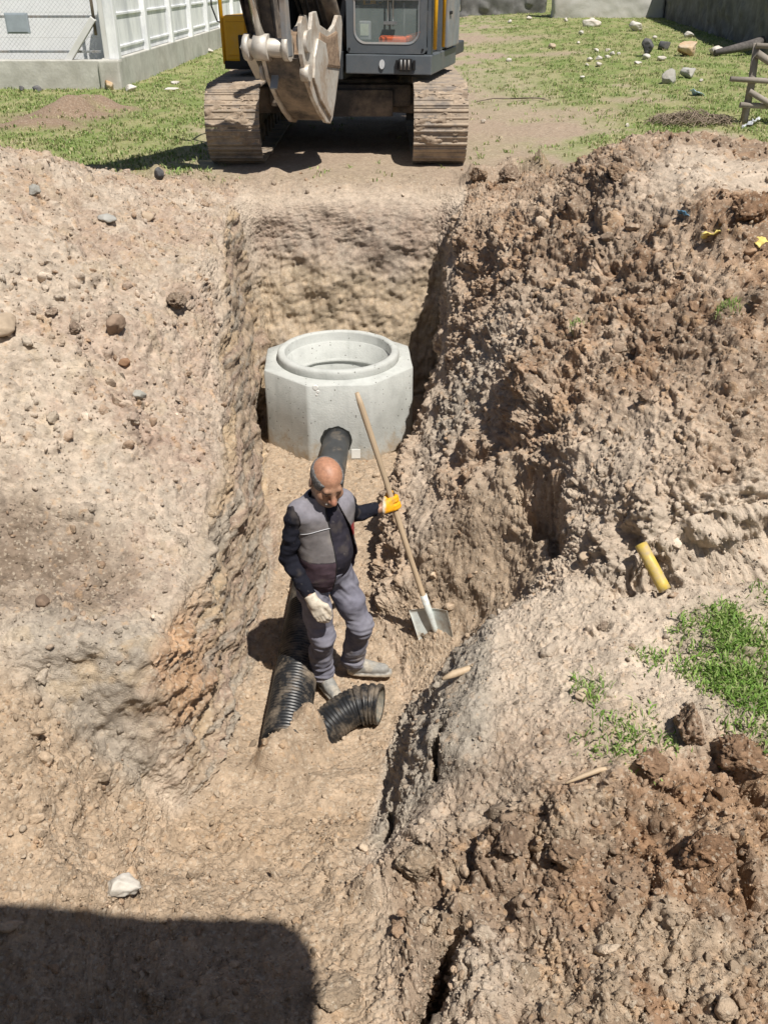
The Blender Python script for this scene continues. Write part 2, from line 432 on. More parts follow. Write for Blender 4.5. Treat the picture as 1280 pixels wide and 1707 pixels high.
# ---------------------------------------------------------------- ground
# control net: per station y, heights at the far left, then 14 (x, z) knots across the trench, then far right
NET = [
 (-6.0, -1.55, [(-4,-1.55),(-2.8,-1.55),(-2.1,-1.55),(-1.6,-1.55),(-1.2,-1.55),(-.9,-1.55),(-.4,-1.55),(0,-1.55),(.35,-1.5),(.7,-1.5),(1.1,-1.5),(1.6,-1.5),(2.4,-1.5),(3.6,-1.5)], -1.5),
 (1.2, -1.45, [(-4,-1.5),(-2.8,-1.55),(-2.1,-1.55),(-1.6,-1.57),(-1.2,-1.6),(-.9,-1.6),(-.4,-1.6),(0,-1.62),(.25,-1.5),(.6,-1.45),(1.0,-1.45),(1.5,-1.42),(2.3,-1.4),(3.5,-1.4)], -1.4),
 (2.0, -1.2, [(-4,-1.3),(-2.8,-1.4),(-2.1,-1.5),(-1.6,-1.57),(-1.2,-1.63),(-.9,-1.66),(-.4,-1.67),(.0,-1.62),(.2,-1.55),(.55,-1.47),(.9,-1.38),(1.4,-1.27),(2.2,-1.2),(3.4,-1.2)], -1.2),
 (2.5, -.9, [(-4,-1.05),(-2.8,-1.2),(-2.1,-1.33),(-1.65,-1.5),(-1.3,-1.68),(-1.0,-1.78),(-.5,-1.8),(.0,-1.71),(.22,-1.6),(.5,-1.47),(.8,-1.35),(1.3,-1.2),(2.1,-1.1),(3.3,-1.1)], -1.1),
 (3.0, -.6, [(-4,-.8),(-2.8,-1.0),(-2.1,-1.12),(-1.75,-1.28),(-1.38,-1.72),(-1.12,-1.93),(-.6,-1.97),(-.1,-1.9),(.14,-1.74),(.48,-1.4),(.8,-1.2),(1.3,-1.1),(2.0,-1.0),(3.2,-1.0)], -1.0),
 (3.45, -.4, [(-4,-.6),(-2.9,-.8),(-2.2,-.93),(-1.8,-1.06),(-1.4,-1.62),(-1.12,-2.07),(-.6,-2.1),(-.06,-2.1),(.15,-1.7),(.48,-1.19),(.8,-1.12),(1.3,-1.03),(2.0,-.95),(3.2,-.95)], -.95),
 (3.58, -.35, [(-4,-.5),(-2.9,-.72),(-2.2,-.88),(-1.72,-.93),(-1.17,-1.12),(-1.05,-2.09),(-.6,-2.13),(-.03,-2.13),(.17,-1.73),(.50,-1.19),(.8,-1.1),(1.3,-1.0),(2.0,-.92),(3.2,-.9)], -.9),
 (3.88, -.25, [(-4,-.4),(-2.9,-.62),(-2.2,-.82),(-1.6,-.91),(-1.13,-1.12),(-1.0,-2.1),(-.55,-2.14),(.0,-2.14),(.22,-1.74),(.54,-1.2),(.85,-1.1),(1.25,-.99),(2.0,-.88),(3.2,-.86)], -.86),
 (3.99, -.22, [(-4,-.34),(-2.9,-.56),(-2.2,-.77),(-1.58,-.88),(-1.11,-1.12),(-.98,-2.11),(-.53,-2.15),(.04,-2.14),(.29,-1.7),(.57,-1.24),(.88,-1.11),(1.22,-1.0),(1.85,-.87),(3.0,-.83)], -.8),
 (4.08, -.2, [(-4,-.3),(-2.9,-.52),(-2.2,-.74),(-1.55,-.86),(-1.10,-1.12),(-.97,-2.12),(-.5,-2.15),(.06,-2.14),(.32,-1.65),(.6,-1.25),(.9,-1.12),(1.2,-.96),(1.66,-.53),(2.6,-.42)], -.4),
 (4.35, -.1, [(-4,-.1),(-2.9,-.33),(-2.2,-.5),(-1.52,-.78),(-1.08,-1.1),(-.95,-2.14),(-.5,-2.16),(.12,-2.15),(.46,-1.86),(.74,-1.42),(.95,-1.17),(1.12,-.95),(1.5,-.4),(2.5,-.15)], 0),
 (4.7, 0, [(-4,.15),(-2.9,-.1),(-2.2,-.32),(-1.5,-.7),(-1.07,-1.06),(-.93,-2.15),(-.5,-2.16),(.1,-2.15),(.42,-2.06),(.74,-1.62),(1.02,-1.0),(1.08,-.68),(1.5,-.25),(2.4,.1)], .2),
 (5.1, .1, [(-4,.4),(-2.9,.1),(-2.2,-.15),(-1.46,-.58),(-1.06,-1.0),(-.91,-2.15),(-.5,-2.16),(0,-2.14),(.32,-1.84),(.60,-1.26),(.92,-.76),(1.0,-.5),(1.45,-.15),(2.4,.28)], .3),
 (5.5, .1, [(-4,.6),(-2.9,.27),(-2.1,-.02),(-1.44,-.48),(-1.07,-.93),(-.91,-2.15),(-.5,-2.16),(-.1,-2.14),(.04,-1.85),(.42,-1.34),(.86,-.66),(.93,-.42),(1.4,-.04),(2.4,.42)], .35),
 (6.0, .1, [(-4,.75),(-2.9,.45),(-2.05,.12),(-1.44,-.32),(-1.10,-.78),(-.91,-2.15),(-.5,-2.16),(-.06,-2.14),(.07,-1.75),(.38,-1.34),(.74,-.72),(.88,-.4),(1.4,.08),(2.4,.58)], .4),
 (6.6, .1, [(-4,.85),(-2.8,.6),(-2.0,.24),(-1.46,-.08),(-1.22,-.45),(-.96,-2.15),(-.5,-2.16),(.06,-2.14),(.16,-1.58),(.42,-1.2),(.7,-.68),(.9,-.3),(1.4,.22),(2.3,.72)], .4),
 (7.2, .1, [(-4,.85),(-2.7,.62),(-2.0,.28),(-1.5,.05),(-1.29,-.12),(-1.08,-2.15),(-.5,-2.15),(.24,-2.14),(.34,-1.45),(.54,-1.0),(.77,-.55),(.95,-.12),(1.4,.34),(2.2,.8)], .4),
 (7.8, .05, [(-4,.78),(-2.6,.55),(-2.0,.26),(-1.55,.07),(-1.36,-.03),(-1.18,-2.15),(-.5,-2.15),(.36,-2.14),(.45,-1.32),(.62,-.75),(.82,-.32),(1.0,.02),(1.45,.36),(2.2,.78)], .35),
 (8.4, 0, [(-4,.66),(-2.6,.45),(-2.05,.2),(-1.6,.04),(-1.42,-.03),(-1.25,-2.15),(-.5,-2.15),(.53,-2.14),(.58,-.6),(.66,-.16),(.85,0),(1.1,.06),(1.55,.26),(2.2,.6)], .25),
 (8.9, 0, [(-4,.52),(-2.7,.34),(-2.1,.14),(-1.65,.02),(-1.47,-.05),(-1.27,-2.15),(-.5,-2.15),(.58,-2.14),(.66,-.25),(.75,-.03),(.95,.02),(1.2,.06),(1.6,.18),(2.2,.38)], .1),
 (9.28, 0, [(-4,.42),(-2.75,.27),(-2.15,.1),(-1.7,.0),(-1.5,-.06),(-1.22,-2.1),(-.5,-2.1),(.58,-2.1),(.69,-.2),(.8,-.02),(1.0,.02),(1.25,.05),(1.65,.12),(2.2,.22)], .05),
 (9.45, 0, [(-4,.38),(-2.8,.23),(-2.15,.08),(-1.72,-.01),(-1.5,-.07),(-1.25,-1.25),(-.5,-1.2),(.56,-1.2),(.72,-.15),(.82,-.02),(1.0,.02),(1.3,.05),(1.7,.1),(2.2,.16)], .03),
 (9.62, 0, [(-4,.34),(-2.8,.2),(-2.2,.06),(-1.75,-.02),(-1.5,-.08),(-1.22,-.5),(-.5,-.45),(.54,-.5),(.74,-.12),(.85,-.02),(1.05,.02),(1.3,.05),(1.7,.09),(2.2,.13)], .02),
 (9.85, 0, [(-4,.28),(-2.9,.16),(-2.2,.05),(-1.8,-.01),(-1.5,-.04),(-1.2,-.14),(-.5,-.12),(.52,-.14),(.74,-.06),(.9,-.01),(1.1,.02),(1.35,.04),(1.75,.08),(2.3,.1)], .02),
 (10.4, 0, [(-4,.15),(-2.9,.09),(-2.3,.04),(-1.8,.01),(-1.5,0),(-1.2,0),(-.5,0),(.5,0),(.74,0),(.9,.02),(1.1,.03),(1.4,.04),(1.8,.06),(2.4,.06)], .02),
 (11.2, 0, [(-4,.05),(-3,.03),(-2.4,.01),(-1.9,0),(-1.5,0),(-1.2,0),(-.5,0),(.5,0),(.74,0),(.9,0),(1.1,0),(1.4,0),(1.8,.01),(2.5,.02)], .05),
 (13, 0, [(-4,.0),(-3,.0),(-2.5,0),(-1.9,0),(-1.5,0),(-1.2,0),(-.5,0),(.5,0),(.74,0),(.9,0),(1.2,0),(1.6,0),(2.0,.01),(3,.03)], .08),
 (17, 0, [(-4.2,.02),(-3.2,.0),(-2.5,0),(-1.9,0),(-1.5,0),(-1.2,0),(-.5,0),(.5,0),(.8,0),(1.2,0),(1.6,0),(2.2,.02),(3.0,.06),(4,.1)], .14),
 (22, 0, [(-4.2,.0),(-3.2,.0),(-2.5,0),(-1.9,0),(-1.5,0),(-1.2,0),(-.5,0),(.5,0),(1,.02),(1.6,.05),(2.2,.08),(3.0,.12),(4.0,.18),(5.5,.24)], .3),
 (30, 0, [(-4.4,.0),(-3.2,.0),(-2.5,0),(-1.9,.02),(-1.5,.03),(-1.0,.05),(-.2,.1),(.8,.18),(1.6,.25),(2.6,.32),(3.5,.4),(4.5,.46),(6,.52),(7.4,.56)], .56),
 (42, 0, [(-4.4,.0),(-3.2,.05),(-2.5,.1),(-1.9,.14),(-1.5,.2),(-1.0,.26),(-.2,.34),(.8,.44),(1.6,.52),(2.6,.6),(3.5,.68),(4.5,.74),(6,.8),(7.6,.8)], .8),
 (80, 0, [(-4.4,.0),(-3.2,.1),(-2.5,.15),(-1.9,.2),(-1.5,.25),(-1.0,.3),(-.2,.4),(.8,.5),(1.6,.6),(2.6,.65),(3.5,.7),(4.5,.8),(6,.8),(7.6,.8)], .8),
 (400, 0, [(-4.4,.0),(-3.2,.1),(-2.5,.15),(-1.9,.2),(-1.5,.25),(-1.0,.3),(-.2,.4),(.8,.5),(1.6,.6),(2.6,.65),(3.5,.7),(4.5,.8),(6,.8),(7.6,.8)], .8),
]
YS = np.array([r[0] for r in NET])
KX = np.array([[-300, -9] + [k[0] for k in r[2]] + [10, 300] for r in NET], float)
KZ = np.array([[r[1], r[1]] + [k[1] for k in r[2]] + [r[3], r[3]] for r in NET], float)

def pchip(x, y, xi):
    """monotone cubic along axis 0 of y"""
    h = np.diff(x); sh = (-1,) + (1,) * (y.ndim - 1)
    d = np.diff(y, axis=0) / h.reshape(sh)
    m = np.zeros_like(y)
    w1 = (2 * h[1:] + h[:-1]).reshape(sh); w2 = (h[1:] + 2 * h[:-1]).reshape(sh)
    a, b = d[:-1], d[1:]
    ok = a * b > 0
    with np.errstate(divide='ignore', invalid='ignore'):
        hm = (w1 + w2) / (w1 / a + w2 / b)
    m[1:-1] = np.where(ok, hm, 0)
    m[0], m[-1] = d[0], d[-1]
    i = np.clip(np.searchsorted(x, xi) - 1, 0, len(x) - 2)
    hh = h[i].reshape(sh); t = ((xi - x[i]) / h[i]).reshape(sh)
    return ((1 + 2 * t) * (1 - t) ** 2 * y[i] + t * (1 - t) ** 2 * hh * m[i] + t * t * (3 - 2 * t) * y[i + 1] + t * t * (t - 1) * hh * m[i + 1])

# sample rows so that steps stay near one rendered pixel
def rows_y():
    ys = [-6, -4, -2, 0, .7, 1.2]
    y = 1.45
    while y < 9.2: ys.append(y); y += 0.003 if 3.42 < y < 3.62 else (0.0052 if y < 4.6 else 0.0078)
    while y < 10.0: ys.append(y); y += 0.0035
    while y < 70: ys.append(y); y *= 1.0055
    ys += [90, 130, 200, 300, 400]
    return np.array(ys)
YI = rows_y()
CNT = [2, 60, 80, 70, 70, 65, 150, 55, 70, 90, 50, 60, 65, 80, 100, 70, 2]
TI = np.concatenate([i + np.arange(n) / n for i, n in enumerate(CNT)] + [[17.0]])
gx = pchip(YS, KX, YI); gz = pchip(YS, KZ, YI)
GX = pchip(np.arange(18.), gx.T.copy(), TI).T
GZ = pchip(np.arange(18.), gz.T.copy(), TI).T
NR, NC = GX.shape
V0 = np.stack([GX, np.repeat(YI[:, None], NC, 1), GZ], -1)
TC = np.repeat(TI[None], NR, 0).ravel().astype(np.float32)          # column coordinate of each vertex

def grid_normals(V):
    du = np.gradient(V, axis=1); dv = np.gradient(V, axis=0)
    n = np.cross(du, dv); n /= np.maximum(np.linalg.norm(n, axis=-1, keepdims=True), 1e-9)
    return n

def pl_dist(x, y, pts):
    """distance to a polyline in plan, and position 0..1 along it"""
    best = np.full(len(x), 1e9); tt = np.zeros(len(x)); n = len(pts) - 1
    for i in range(n):
        a = np.array(pts[i]); b = np.array(pts[i + 1]); ab = b - a
        t = np.clip(((x - a[0]) * ab[0] + (y - a[1]) * ab[1]) / (ab @ ab), 0, 1)
        d = np.hypot(x - a[0] - t * ab[0], y - a[1] - t * ab[1])
        u = d < best; best = np.where(u, d, best); tt = np.where(u, (i + t) / n, tt)
    return best, tt

V = V0.reshape(-1, 3).astype(np.float32).copy()
Nm = grid_normals(V0).reshape(-1, 3).astype(np.float32)
x, y, z = V[:, 0].copy(), V[:, 1].copy(), V[:, 2].copy()
pn = V.copy()
f32 = np.float32
K = int((y < 11.3).sum())                        # rows come near to far: the near ones are a prefix
def nf(fn, q, *a, **k):
    """noise on the near part only"""
    out = np.zeros(len(q), f32); out[:K] = fn(q[:K], *a, **k); return out
def nfbm(q, *a, **k): return nf(fbm, q, *a, **k)
def st(a, b, c): return np.stack([a, b, c], -1).astype(f32)
lowf = nfbm(pn * .9, 3)                         # broad variation
midf = nfbm(pn * 3.1 + 5, 4)
# zone weights
near = 1 - sstep(9.9, 11.2, y)
wallL = sstep(5.75, 6.1, TC) * (1 - sstep(6.95, 7.25, TC)) * sstep(3.46, 3.62, y) * (1 - sstep(9.3, 9.5, y))
wallB = sstep(6.3, 6.9, TC) * (1 - sstep(9.3, 10, TC)) * sstep(9.27, 9.34, y) * (1 - sstep(9.65, 9.95, y))
wallR = sstep(8.9, 9.15, TC) * (1 - sstep(10.2, 10.9, TC)) * sstep(3.1, 3.4, y) * (1 - sstep(9.3, 9.5, y))
floor = sstep(6.9, 7.2, TC) * (1 - sstep(8.9, 9.2, TC)) * (1 - sstep(9.2, 9.3, y)) * sstep(3.0, 3.6, y)
bay = sstep(9, 9.3, TC) * (1 - sstep(11.8, 12.1, TC)) * sstep(4.25, 4.5, y) * (1 - sstep(5.2, 5.5, y))
wallR = wallR * (1 - bay)
clf = sstep(8.9, 9.2, TC) * (1 - sstep(10.9, 11.4, TC)) * sstep(3.0, 3.25, y) * (1 - sstep(4.0, 4.3, y))
terr = sstep(9.8, 10.6, TC) * sstep(2.75, 3.1, y) * (1 - sstep(4.0, 4.25, y - .25 * (TC < 12.1)))
fgL = (1 - sstep(8.6, 9.4, TC)) * (1 - sstep(3.3, 3.55, y))
fgR = sstep(8.8, 9.6, TC) * (1 - sstep(2.7, 3.05, y))
bankL = (1 - sstep(5.6, 6.0, TC)) * sstep(3.4, 3.7, y) * near
bankR = sstep(10.6, 11.2, TC) * sstep(4.1, 4.4, y) * near * (1 - bay)
back = sstep(9.7, 10.3, y) * near
block = np.exp(-(((x + 1.45) / .42) ** 2 + ((y - 3.55) / .22) ** 2) ** 2) * (TC < 6.4)

# broad undulation
disp = 0.05 * lowf * near * (1 - .6 * floor) + 0.035 * midf * near
# rubble: half-buried clods at several sizes
def rub(scale, power=1.6, warp=.38, off=0.):
    q = pn[:K] * f32(scale) + f32(off)
    wv = np.stack([perlin(q * f32(.9) + 3), perlin(q * f32(.9) + 31), perlin(q * f32(.9) + 57)], -1) * f32(warp)
    h = np.zeros(len(pn), f32); c = np.zeros(len(pn), f32)
    h[:K], c[:K] = lumps(q + wv, power)
    return h / f32(scale), c
patch = sstep(-.25, .35, nfbm(pn * 1.7 + 40, 2))
h1, c1 = rub(3.2, 2.2)
h2, c2 = rub(7.5, 1.8, off=9)
h3, c3 = rub(16, 1.5, off=21)
h4, c4 = rub(34, 1.2, off=33)
smR = np.zeros(len(x), f32)
for (qx, qy, qr, qs) in ((1.32, 4.55, .42, 1.5), (.72, 6.3, .3, 1.2), (2.35, 6.7, .45, 1.3), (1.0, 8.7, .4, 1.5)):
    smR = np.maximum(smR, np.exp(-((((x - qx) / qs) ** 2 + (y - qy) ** 2) / (qr * qr)) ** 1.5))
patch2 = sstep(-.15, .35, nfbm(pn * 2.6 + 77, 3))
heapR = bankR * sstep(-.55, -.1, z) * (.25 + .75 * patch2) * (1 - .85 * smR)
fgRb = fgR * (.3 + .7 * patch)
amp1 = .30 * bankL * sstep(.2, .7, patch) + .55 * heapR + .75 * fgRb + .25 * wallR + .15 * bay + .1 * back
amp2 = .9 * bankL * (.25 + .75 * patch) + 1.0 * heapR + .85 * fgR + .55 * wallR + .2 * bay + .45 * fgL * patch * (.5 + .7 * sstep(-1.6, -.2, x)) + .3 * floor + .25 * terr + .3 * back + .15 * wallB + .5 * bankR * (1 - heapR)
amp3 = 1.0 * bankL + 1.1 * bankR + 1.0 * fgR + .6 * wallR + .3 * bay + .8 * fgL + .5 * floor + .5 * terr + .7 * back + .3 * wallB + .2 * wallL
amp4 = .85 * bankL + 1.0 * bankR + 1.0 * fgR + .7 * wallR + .6 * bay + .9 * fgL + .95 * floor + .75 * terr + .8 * back + .35 * wallB + .6 * wallL
smooth_zone = (1 - .85 * block) * (1 - .75 * clf)
for a, h in ((amp1, h1), (amp2, h2), (amp3, h3), (amp4, h4)):
    disp += np.clip(a, 0, 1.15) * (h - h[:K].mean()) * near * smooth_zone
# crumbly grain everywhere
g1 = nfbm(pn * 26, 3, gain=.6)
disp += 0.011 * (np.abs(g1) * 1.4 - .35) * near * (1 - .5 * wallL) * (1 - .4 * block)
# ridged ledges on cut faces: layers and tooth marks dragged along the trench
rid = 1 - np.abs(nfbm(pn * np.array([2.5, 1.0, 5.5]) + 8, 4, gain=.6))
def stepped(v, n):
    s_ = v * n; f_ = np.floor(s_); return (f_ + sstep(.25, .6, s_ - f_)) / n
blk2_ = stepped(nfbm(pn * np.array([5, 5, 7.]) + 230, 4, gain=.55), 3.5)
cutL = 1 - np.abs(nfbm(st(x * 4, y * .55, z * 9) + 3, 4, gain=.55))
disp += wallL * (0.022 * (cutL - .7) * sstep(4.3, 5.2, y) + .05 * (1 - sstep(4.3, 5.0, y)) * blk2_ + .07 * nfbm(pn * 1.6 + 61, 2) + .028 * nfbm(pn * np.array([6, 4., 8.]) + 14, 4, gain=.6))
ridB = 1 - np.abs(nfbm(pn * np.array([3.4, 3, 6]) + 70, 5, gain=.65))
disp += wallB * (0.02 * (ridB - .7) + 0.016 * nfbm(pn * np.array([9., 9, 5.]) + 90, 4, gain=.6) + .03 * nfbm(st(x * 7, y * 7, z * 1.1) + 95, 3) + .07 * nfbm(pn * 1.7 + 97, 2))
ridR = 1 - np.abs(nfbm(pn * np.array([3, 2.2, 2.6]) + 50, 5, gain=.6))
cliff = wallR * (1 - sstep(4.1, 4.5, y))
disp += (wallR * (.13 - .05 * clf)) * (ridR - .7) * near
edge = sstep(11, 11.6, TC) * (1 - sstep(13, 13.7, TC)) * sstep(4.05, 4.3, y) * (1 - sstep(5.6, 6.4, y))
cutP = sstep(12.6, 13.1, TC) * sstep(3.94, 4.0, y) * (1 - sstep(4.2, 4.4, y))
def stepped(v, n):
    s_ = v * n; f_ = np.floor(s_); return (f_ + sstep(.25, .6, s_ - f_)) / n
blk = stepped(nfbm(pn * np.array([2.6, 2.4, 3.4]) + 180, 4, gain=.55), 4)
blk2 = stepped(nfbm(pn * np.array([6.5, 6, 8.5]) + 210, 4, gain=.55), 3.5)
disp += wallB * (.022 * blk + .018 * blk2)
disp += cutP * (.10 * blk + .05 * blk2 + .5 * h3 - .075)
disp += (bankR * (1 - .6 * smR) + .8 * fgR + .6 * wallR * (1 - clf)) * (.07 * blk + .035 * blk2)
disp += bankL * (.05 * blk + .035 * blk2) * sstep(4.3, 5.2, y) * (.35 + .65 * patch2) + fgL * (.02 * blk + .03 * blk2)
disp += fgR * .09 * (1 - np.abs(nfbm(pn * np.array([2.2, 2.2, 2.4]) + 190, 5, gain=.6)) - .75)
disp += bankR * .05 * (1 - np.abs(nfbm(pn * np.array([1.7, 1.9, 2.4]) + 150, 5, gain=.58)) - .75) * (1 - .6 * smR)
disp += edge * .06 * (ridR - .7)
disp += block * (.03 * (1 - np.abs(nfbm(pn * 3.3 + 8, 5, gain=.6)) - .7) + .02 * midf)
# fractures: worm lines that split clods
wl = np.abs(nfbm(pn * 2.3 + 120, 3, gain=.5))
crack = (1 - sstep(.0, .035, wl)) * (bankR + fgR + .5 * bankL * patch + wallR) * near
disp -= .035 * crack
# far field: small tussocks
farw = sstep(10.5, 12, y)
disp += farw * (.02 * fbm(pn * 1.3 + 7, 3) + .012 * fbm(pn * 6 + 7, 2)) * (1 - sstep(60, 90, y))
V += Nm * disp[:, None].astype(np.float32)

# single features: gaps, pockets and humps at their real places
def dent(px, py, r, h, k=1.0, sx=1.0):
    i = np.nonzero((np.abs(y - py) < 2.6 * r) & (np.abs(x - px) < 2.6 * r * sx))[0]
    d2 = ((x[i] - px) / sx) ** 2 + (y[i] - py) ** 2
    V[i, 2] += h * np.exp(-(d2 / (r * r)) ** k)
def groove(pts, wd, dp, taper=True):
    q = np.array(pts)
    i = np.nonzero((x > q[:, 0].min() - 2 * wd) & (x < q[:, 0].max() + 2 * wd) & (y > q[:, 1].min() - 2 * wd) & (y < q[:, 1].max() + 2 * wd))[0]
    if not len(i): return
    wob = .35 * wd * fbm(st(x[i] * 9, y[i] * 9, 0 * x[i]) + 200, 2)
    d, t = pl_dist(x[i], y[i], pts)
    prof = 1 - sstep(wd * .45, wd, d + wob)
    e = np.minimum(1, 4 * np.minimum(t, 1 - t)) if taper else 1
    V[i, 2] -= dp * prof * e
def ab(u, v, zz): p = P(u, v, zz); return (p.x, p.y)
groove([ab(775, 1500, -1.4), ab(740, 1580, -1.45), ab(715, 1650, -1.5), ab(680, 1740, -1.5), ab(660, 1850, -1.5)], .065, .45)
groove([ab(876, 690, -.42), ab(903, 760, -.6), ab(922, 850, -.88), ab(932, 945, -1.1)], .05, .3)
groove([ab(745, 1200, -1.4), ab(735, 1260, -1.5), ab(722, 1312, -1.6)], .03, .3)
groove([ab(620, 1385, -1.8), ab(650, 1350, -1.75), ab(668, 1290, -1.8)], .035, .14)
groove([ab(660, 1410, -1.75), ab(700, 1440, -1.7), ab(735, 1470, -1.6)], .022, .1)
groove([ab(680, 1330, -1.7), ab(650, 1350, -1.8), ab(610, 1380, -1.85)], .02, .08)
groove([ab(70, 1465, -1.5), ab(110, 1490, -1.52), ab(160, 1488, -1.54), ab(205, 1452, -1.56)], .014, .06)
groove([ab(90, 880, -.78), ab(160, 884, -.8)], .012, .06)
groove([ab(1000, 1405, -1.2), ab(1060, 1380, -1.15), ab(1110, 1420, -1.2)], .03, .12)
groove([ab(1215, 1400, -1.15), ab(1235, 1460, -1.2), ab(1260, 1510, -1.2)], .035, .16)
groove([ab(880, 1370, -1.3), ab(930, 1420, -1.3), ab(990, 1400, -1.25)], .025, .1)
groove([ab(1040, 1260, -1.1), ab(1090, 1285, -1.1), ab(1150, 1320, -1.1)], .03, .1)
groove([ab(1180, 1215, -1.0), ab(1240, 1262, -1.0), ab(1290, 1310, -1.0)], .035, .14)
dent(*ab(690, 1420, -1.7), .16, .15, 2)              # crumbling lump in front of the cliff
dent(*ab(640, 1490, -1.75), .12, .1, 2)
dent(*ab(720, 1345, -1.6), .1, .09, 2)
dent(*ab(1058, 955, -.88), .05, -.09, 2)
dent(*ab(900, 1350, -1.25), .18, .09, 2)
dent(*ab(1200, 1420, -1.2), .16, .10, 2)
dent(*ab(130, 1460, -1.5), .13, .05, 2, 1.5)
dent(*ab(800, 1620, -1.42), .14, .09, 2)
dent(*ab(80, 925, -.8), .3, -.07, 2, 1.6)            # dark dip on the left bank
dent(*ab(1000, 1045, -1.05), .045, -.07, 2)
dent(*ab(1050, 300, .75), .18, -.12, 2)              # hollow near the heap's top
dent(*ab(980, 300, .6), .32, .16, 1.5)
dent(*ab(1250, 350, .65), .3, .14, 1.5)
dent(*ab(940, 280, .4), .14, .09, 1.5)
for u, v, zz, r, h in ((800, 292, .05, .18, .12), (855, 288, .05, .22, .16), (905, 290, .08, .2, .12), (455, 290, .0, .16, .07), (330, 300, 0, .2, .05), (265, 300, 0, .14, .1),
                       (105, 190, .05, .4, .2), (160, 178, .05, .35, .22), (130, 184, .05, .3, .2), (60, 205, .05, .5, .1), (1150, 190, .1, .5, .08)):
    dent(*ab(u, v, zz), r, h, 1.3)
# loose soil heaped over the near end of the pipe
dent(-.63, 3.84, .13, .2, 1.5)
dent(-.49, 4.03, .14, .22, 1.5)
dent(-.43, 4.02, .09, .1, 1.5)
dent(-.3, 3.66, .16, .08, 1.2, 1.6)

# ---- soil colours (what each soil is, not how it is lit)
C = lambda *a: np.array(a, np.float32)
PALE, TAN, BROWN, RED = C(.475, .395, .315), C(.405, .305, .213), C(.225, .162, .115), C(.27, .155, .085)
GREY, YEL, PINK, DARK = C(.35, .315, .265), C(.455, .345, .22), C(.37, .275, .215), C(.13, .10, .075)
GRASS, OLIVE, PATH = C(.135, .20, .045), C(.23, .24, .085), C(.33, .255, .19)
col = np.repeat(PALE[None], len(V), 0)
def mixc(c, wgt):
    global col
    wgt = np.clip(wgt, 0, 1)[:, None].astype(np.float32); col = col * (1 - wgt) + c * wgt
def bl(u, v, zz, r, sx=1.0):
    p = ab(u, v, zz); out = np.zeros(len(x), f32)
    i = np.nonzero((np.abs(y - p[1]) < 2 * r) & (np.abs(x - p[0]) < 2 * r * sx))[0]
    out[i] = np.exp(-((((x[i] - p[0]) / sx) ** 2 + (y[i] - p[1]) ** 2) / (r * r)) ** 1.5)
    return out
n1 = nfbm(pn * 1.4 + 300, 4, gain=.6); n2 = nfbm(pn * 4 + 310, 4, gain=.6); n3 = nfbm(pn * 12 + 320, 3)
mixc(TAN * .92, fgL * .9 + floor * .85 + bay * .8 + .3 * back)
mixc(PINK * .35 + TAN * .68, bankR * .85 + wallR * .85)
mixc(BROWN * 1.0, bankR * sstep(-.65, -.2, z) * (1 - smR) * sstep(-.3, .35, n1 + .5 * n2 + .15) * .85)
mixc(RED * .9, bankR * sstep(-.05, .5, n2 - .3 * n1) * .45 * (1 - smR))
mixc(PALE, bankR * np.maximum.reduce([bl(1180, 290, .7, .5, 1.3), .8 * bl(1000, 740, -.3, .4, 1.2), .6 * bl(800, 480, -.0, .5)]))
mixc(BROWN, bankR * bl(1000, 290, .65, .35) * .8)
mixc(RED * 1.05, bankR * bl(1260, 380, .5, .35) * .7)
mixc(TAN * .9, fgR * .8)
mixc(BROWN * 1.1, fgR * sstep(-.45, .2, n1 + .6 * n2) * .9)
mixc(RED, fgR * sstep(-.1, .5, n2 + .3 * n1) * .6 * sstep(.5, 1., x))
mixc(RED, np.maximum(bl(1160, 1260, -1, .3, .9), .8 * bl(1260, 1300, -1, .3)) * .85)
mixc(PALE * .95, fgR * np.maximum(bl(790, 1620, -1.42, .22), .8 * bl(690, 1400, -1.7, .2)) * .8)
mixc(PALE * 1.03, terr * .8 * (1 - bl(900, 1250, -1.2, .4) * .6))
mixc(BROWN * 1.25, terr * bl(850, 1290, -1.25, .35, 1.6) * .7)
mixc(BROWN * 1.35, bankL * sstep(5.2, 7.0, y) * sstep(-.35, .35, n2 + .4 * n1 + .2 * (x < -2.0)) * .6)
mixc(PINK, bankL * sstep(.0, .5, n1) * .55 + bankL * bl(330, 700, -.5, .5) * .6)
mixc(GREY, bankL * sstep(.15, .6, n2 - .4 * n1) * .4)
mixc(YEL * .9, bankL * sstep(.25, .7, n2 + .3 * n1) * .3)
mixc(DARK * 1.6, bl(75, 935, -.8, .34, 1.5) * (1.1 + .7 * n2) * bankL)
mixc(GREY * .82, np.clip(block * 1.3, 0, 1) * .6)
mixc(YEL * .9, block * sstep(.1, .5, n2) * .5)
mixc(TAN * .85, wallL * .8)
mixc(PINK * .9, wallL * sstep(-.1, .3, nfbm(st(x * 5, y * .8, z * 9) + 330, 4, gain=.6)) * .8)
mixc(YEL * .95, wallL * sstep(.05, .45, nfbm(st(x * 3, y * .6, z * 4) + 350, 3)) * .7)
mixc(C(.45, .28, .16), wallL * np.exp(-((y - 3.8) / .3) ** 2) * sstep(-1.9, -1.5, z) * .8)
mixc(GREY * .85, wallL * sstep(.1, .5, nfbm(st(x * 5, y * .9, z * 10) + 370, 4, gain=.6)) * .7)
lay = z + .15 * n1
mixc(YEL * .92, wallB * sstep(-.55, -.95, lay) * (.62 + .4 * n2))
mixc(PINK * .72, wallB * sstep(-.95, -.45, lay) * .75)
mixc(GREY * .75, wallB * sstep(-.1, .4, n2) * .35)
mixc(GREY * .95, np.maximum(cliff, clf) * .8)
mixc(GREY, bankR * bl(760, 560, -.4, .35) * .6)
mixc(PATH, back * .6)
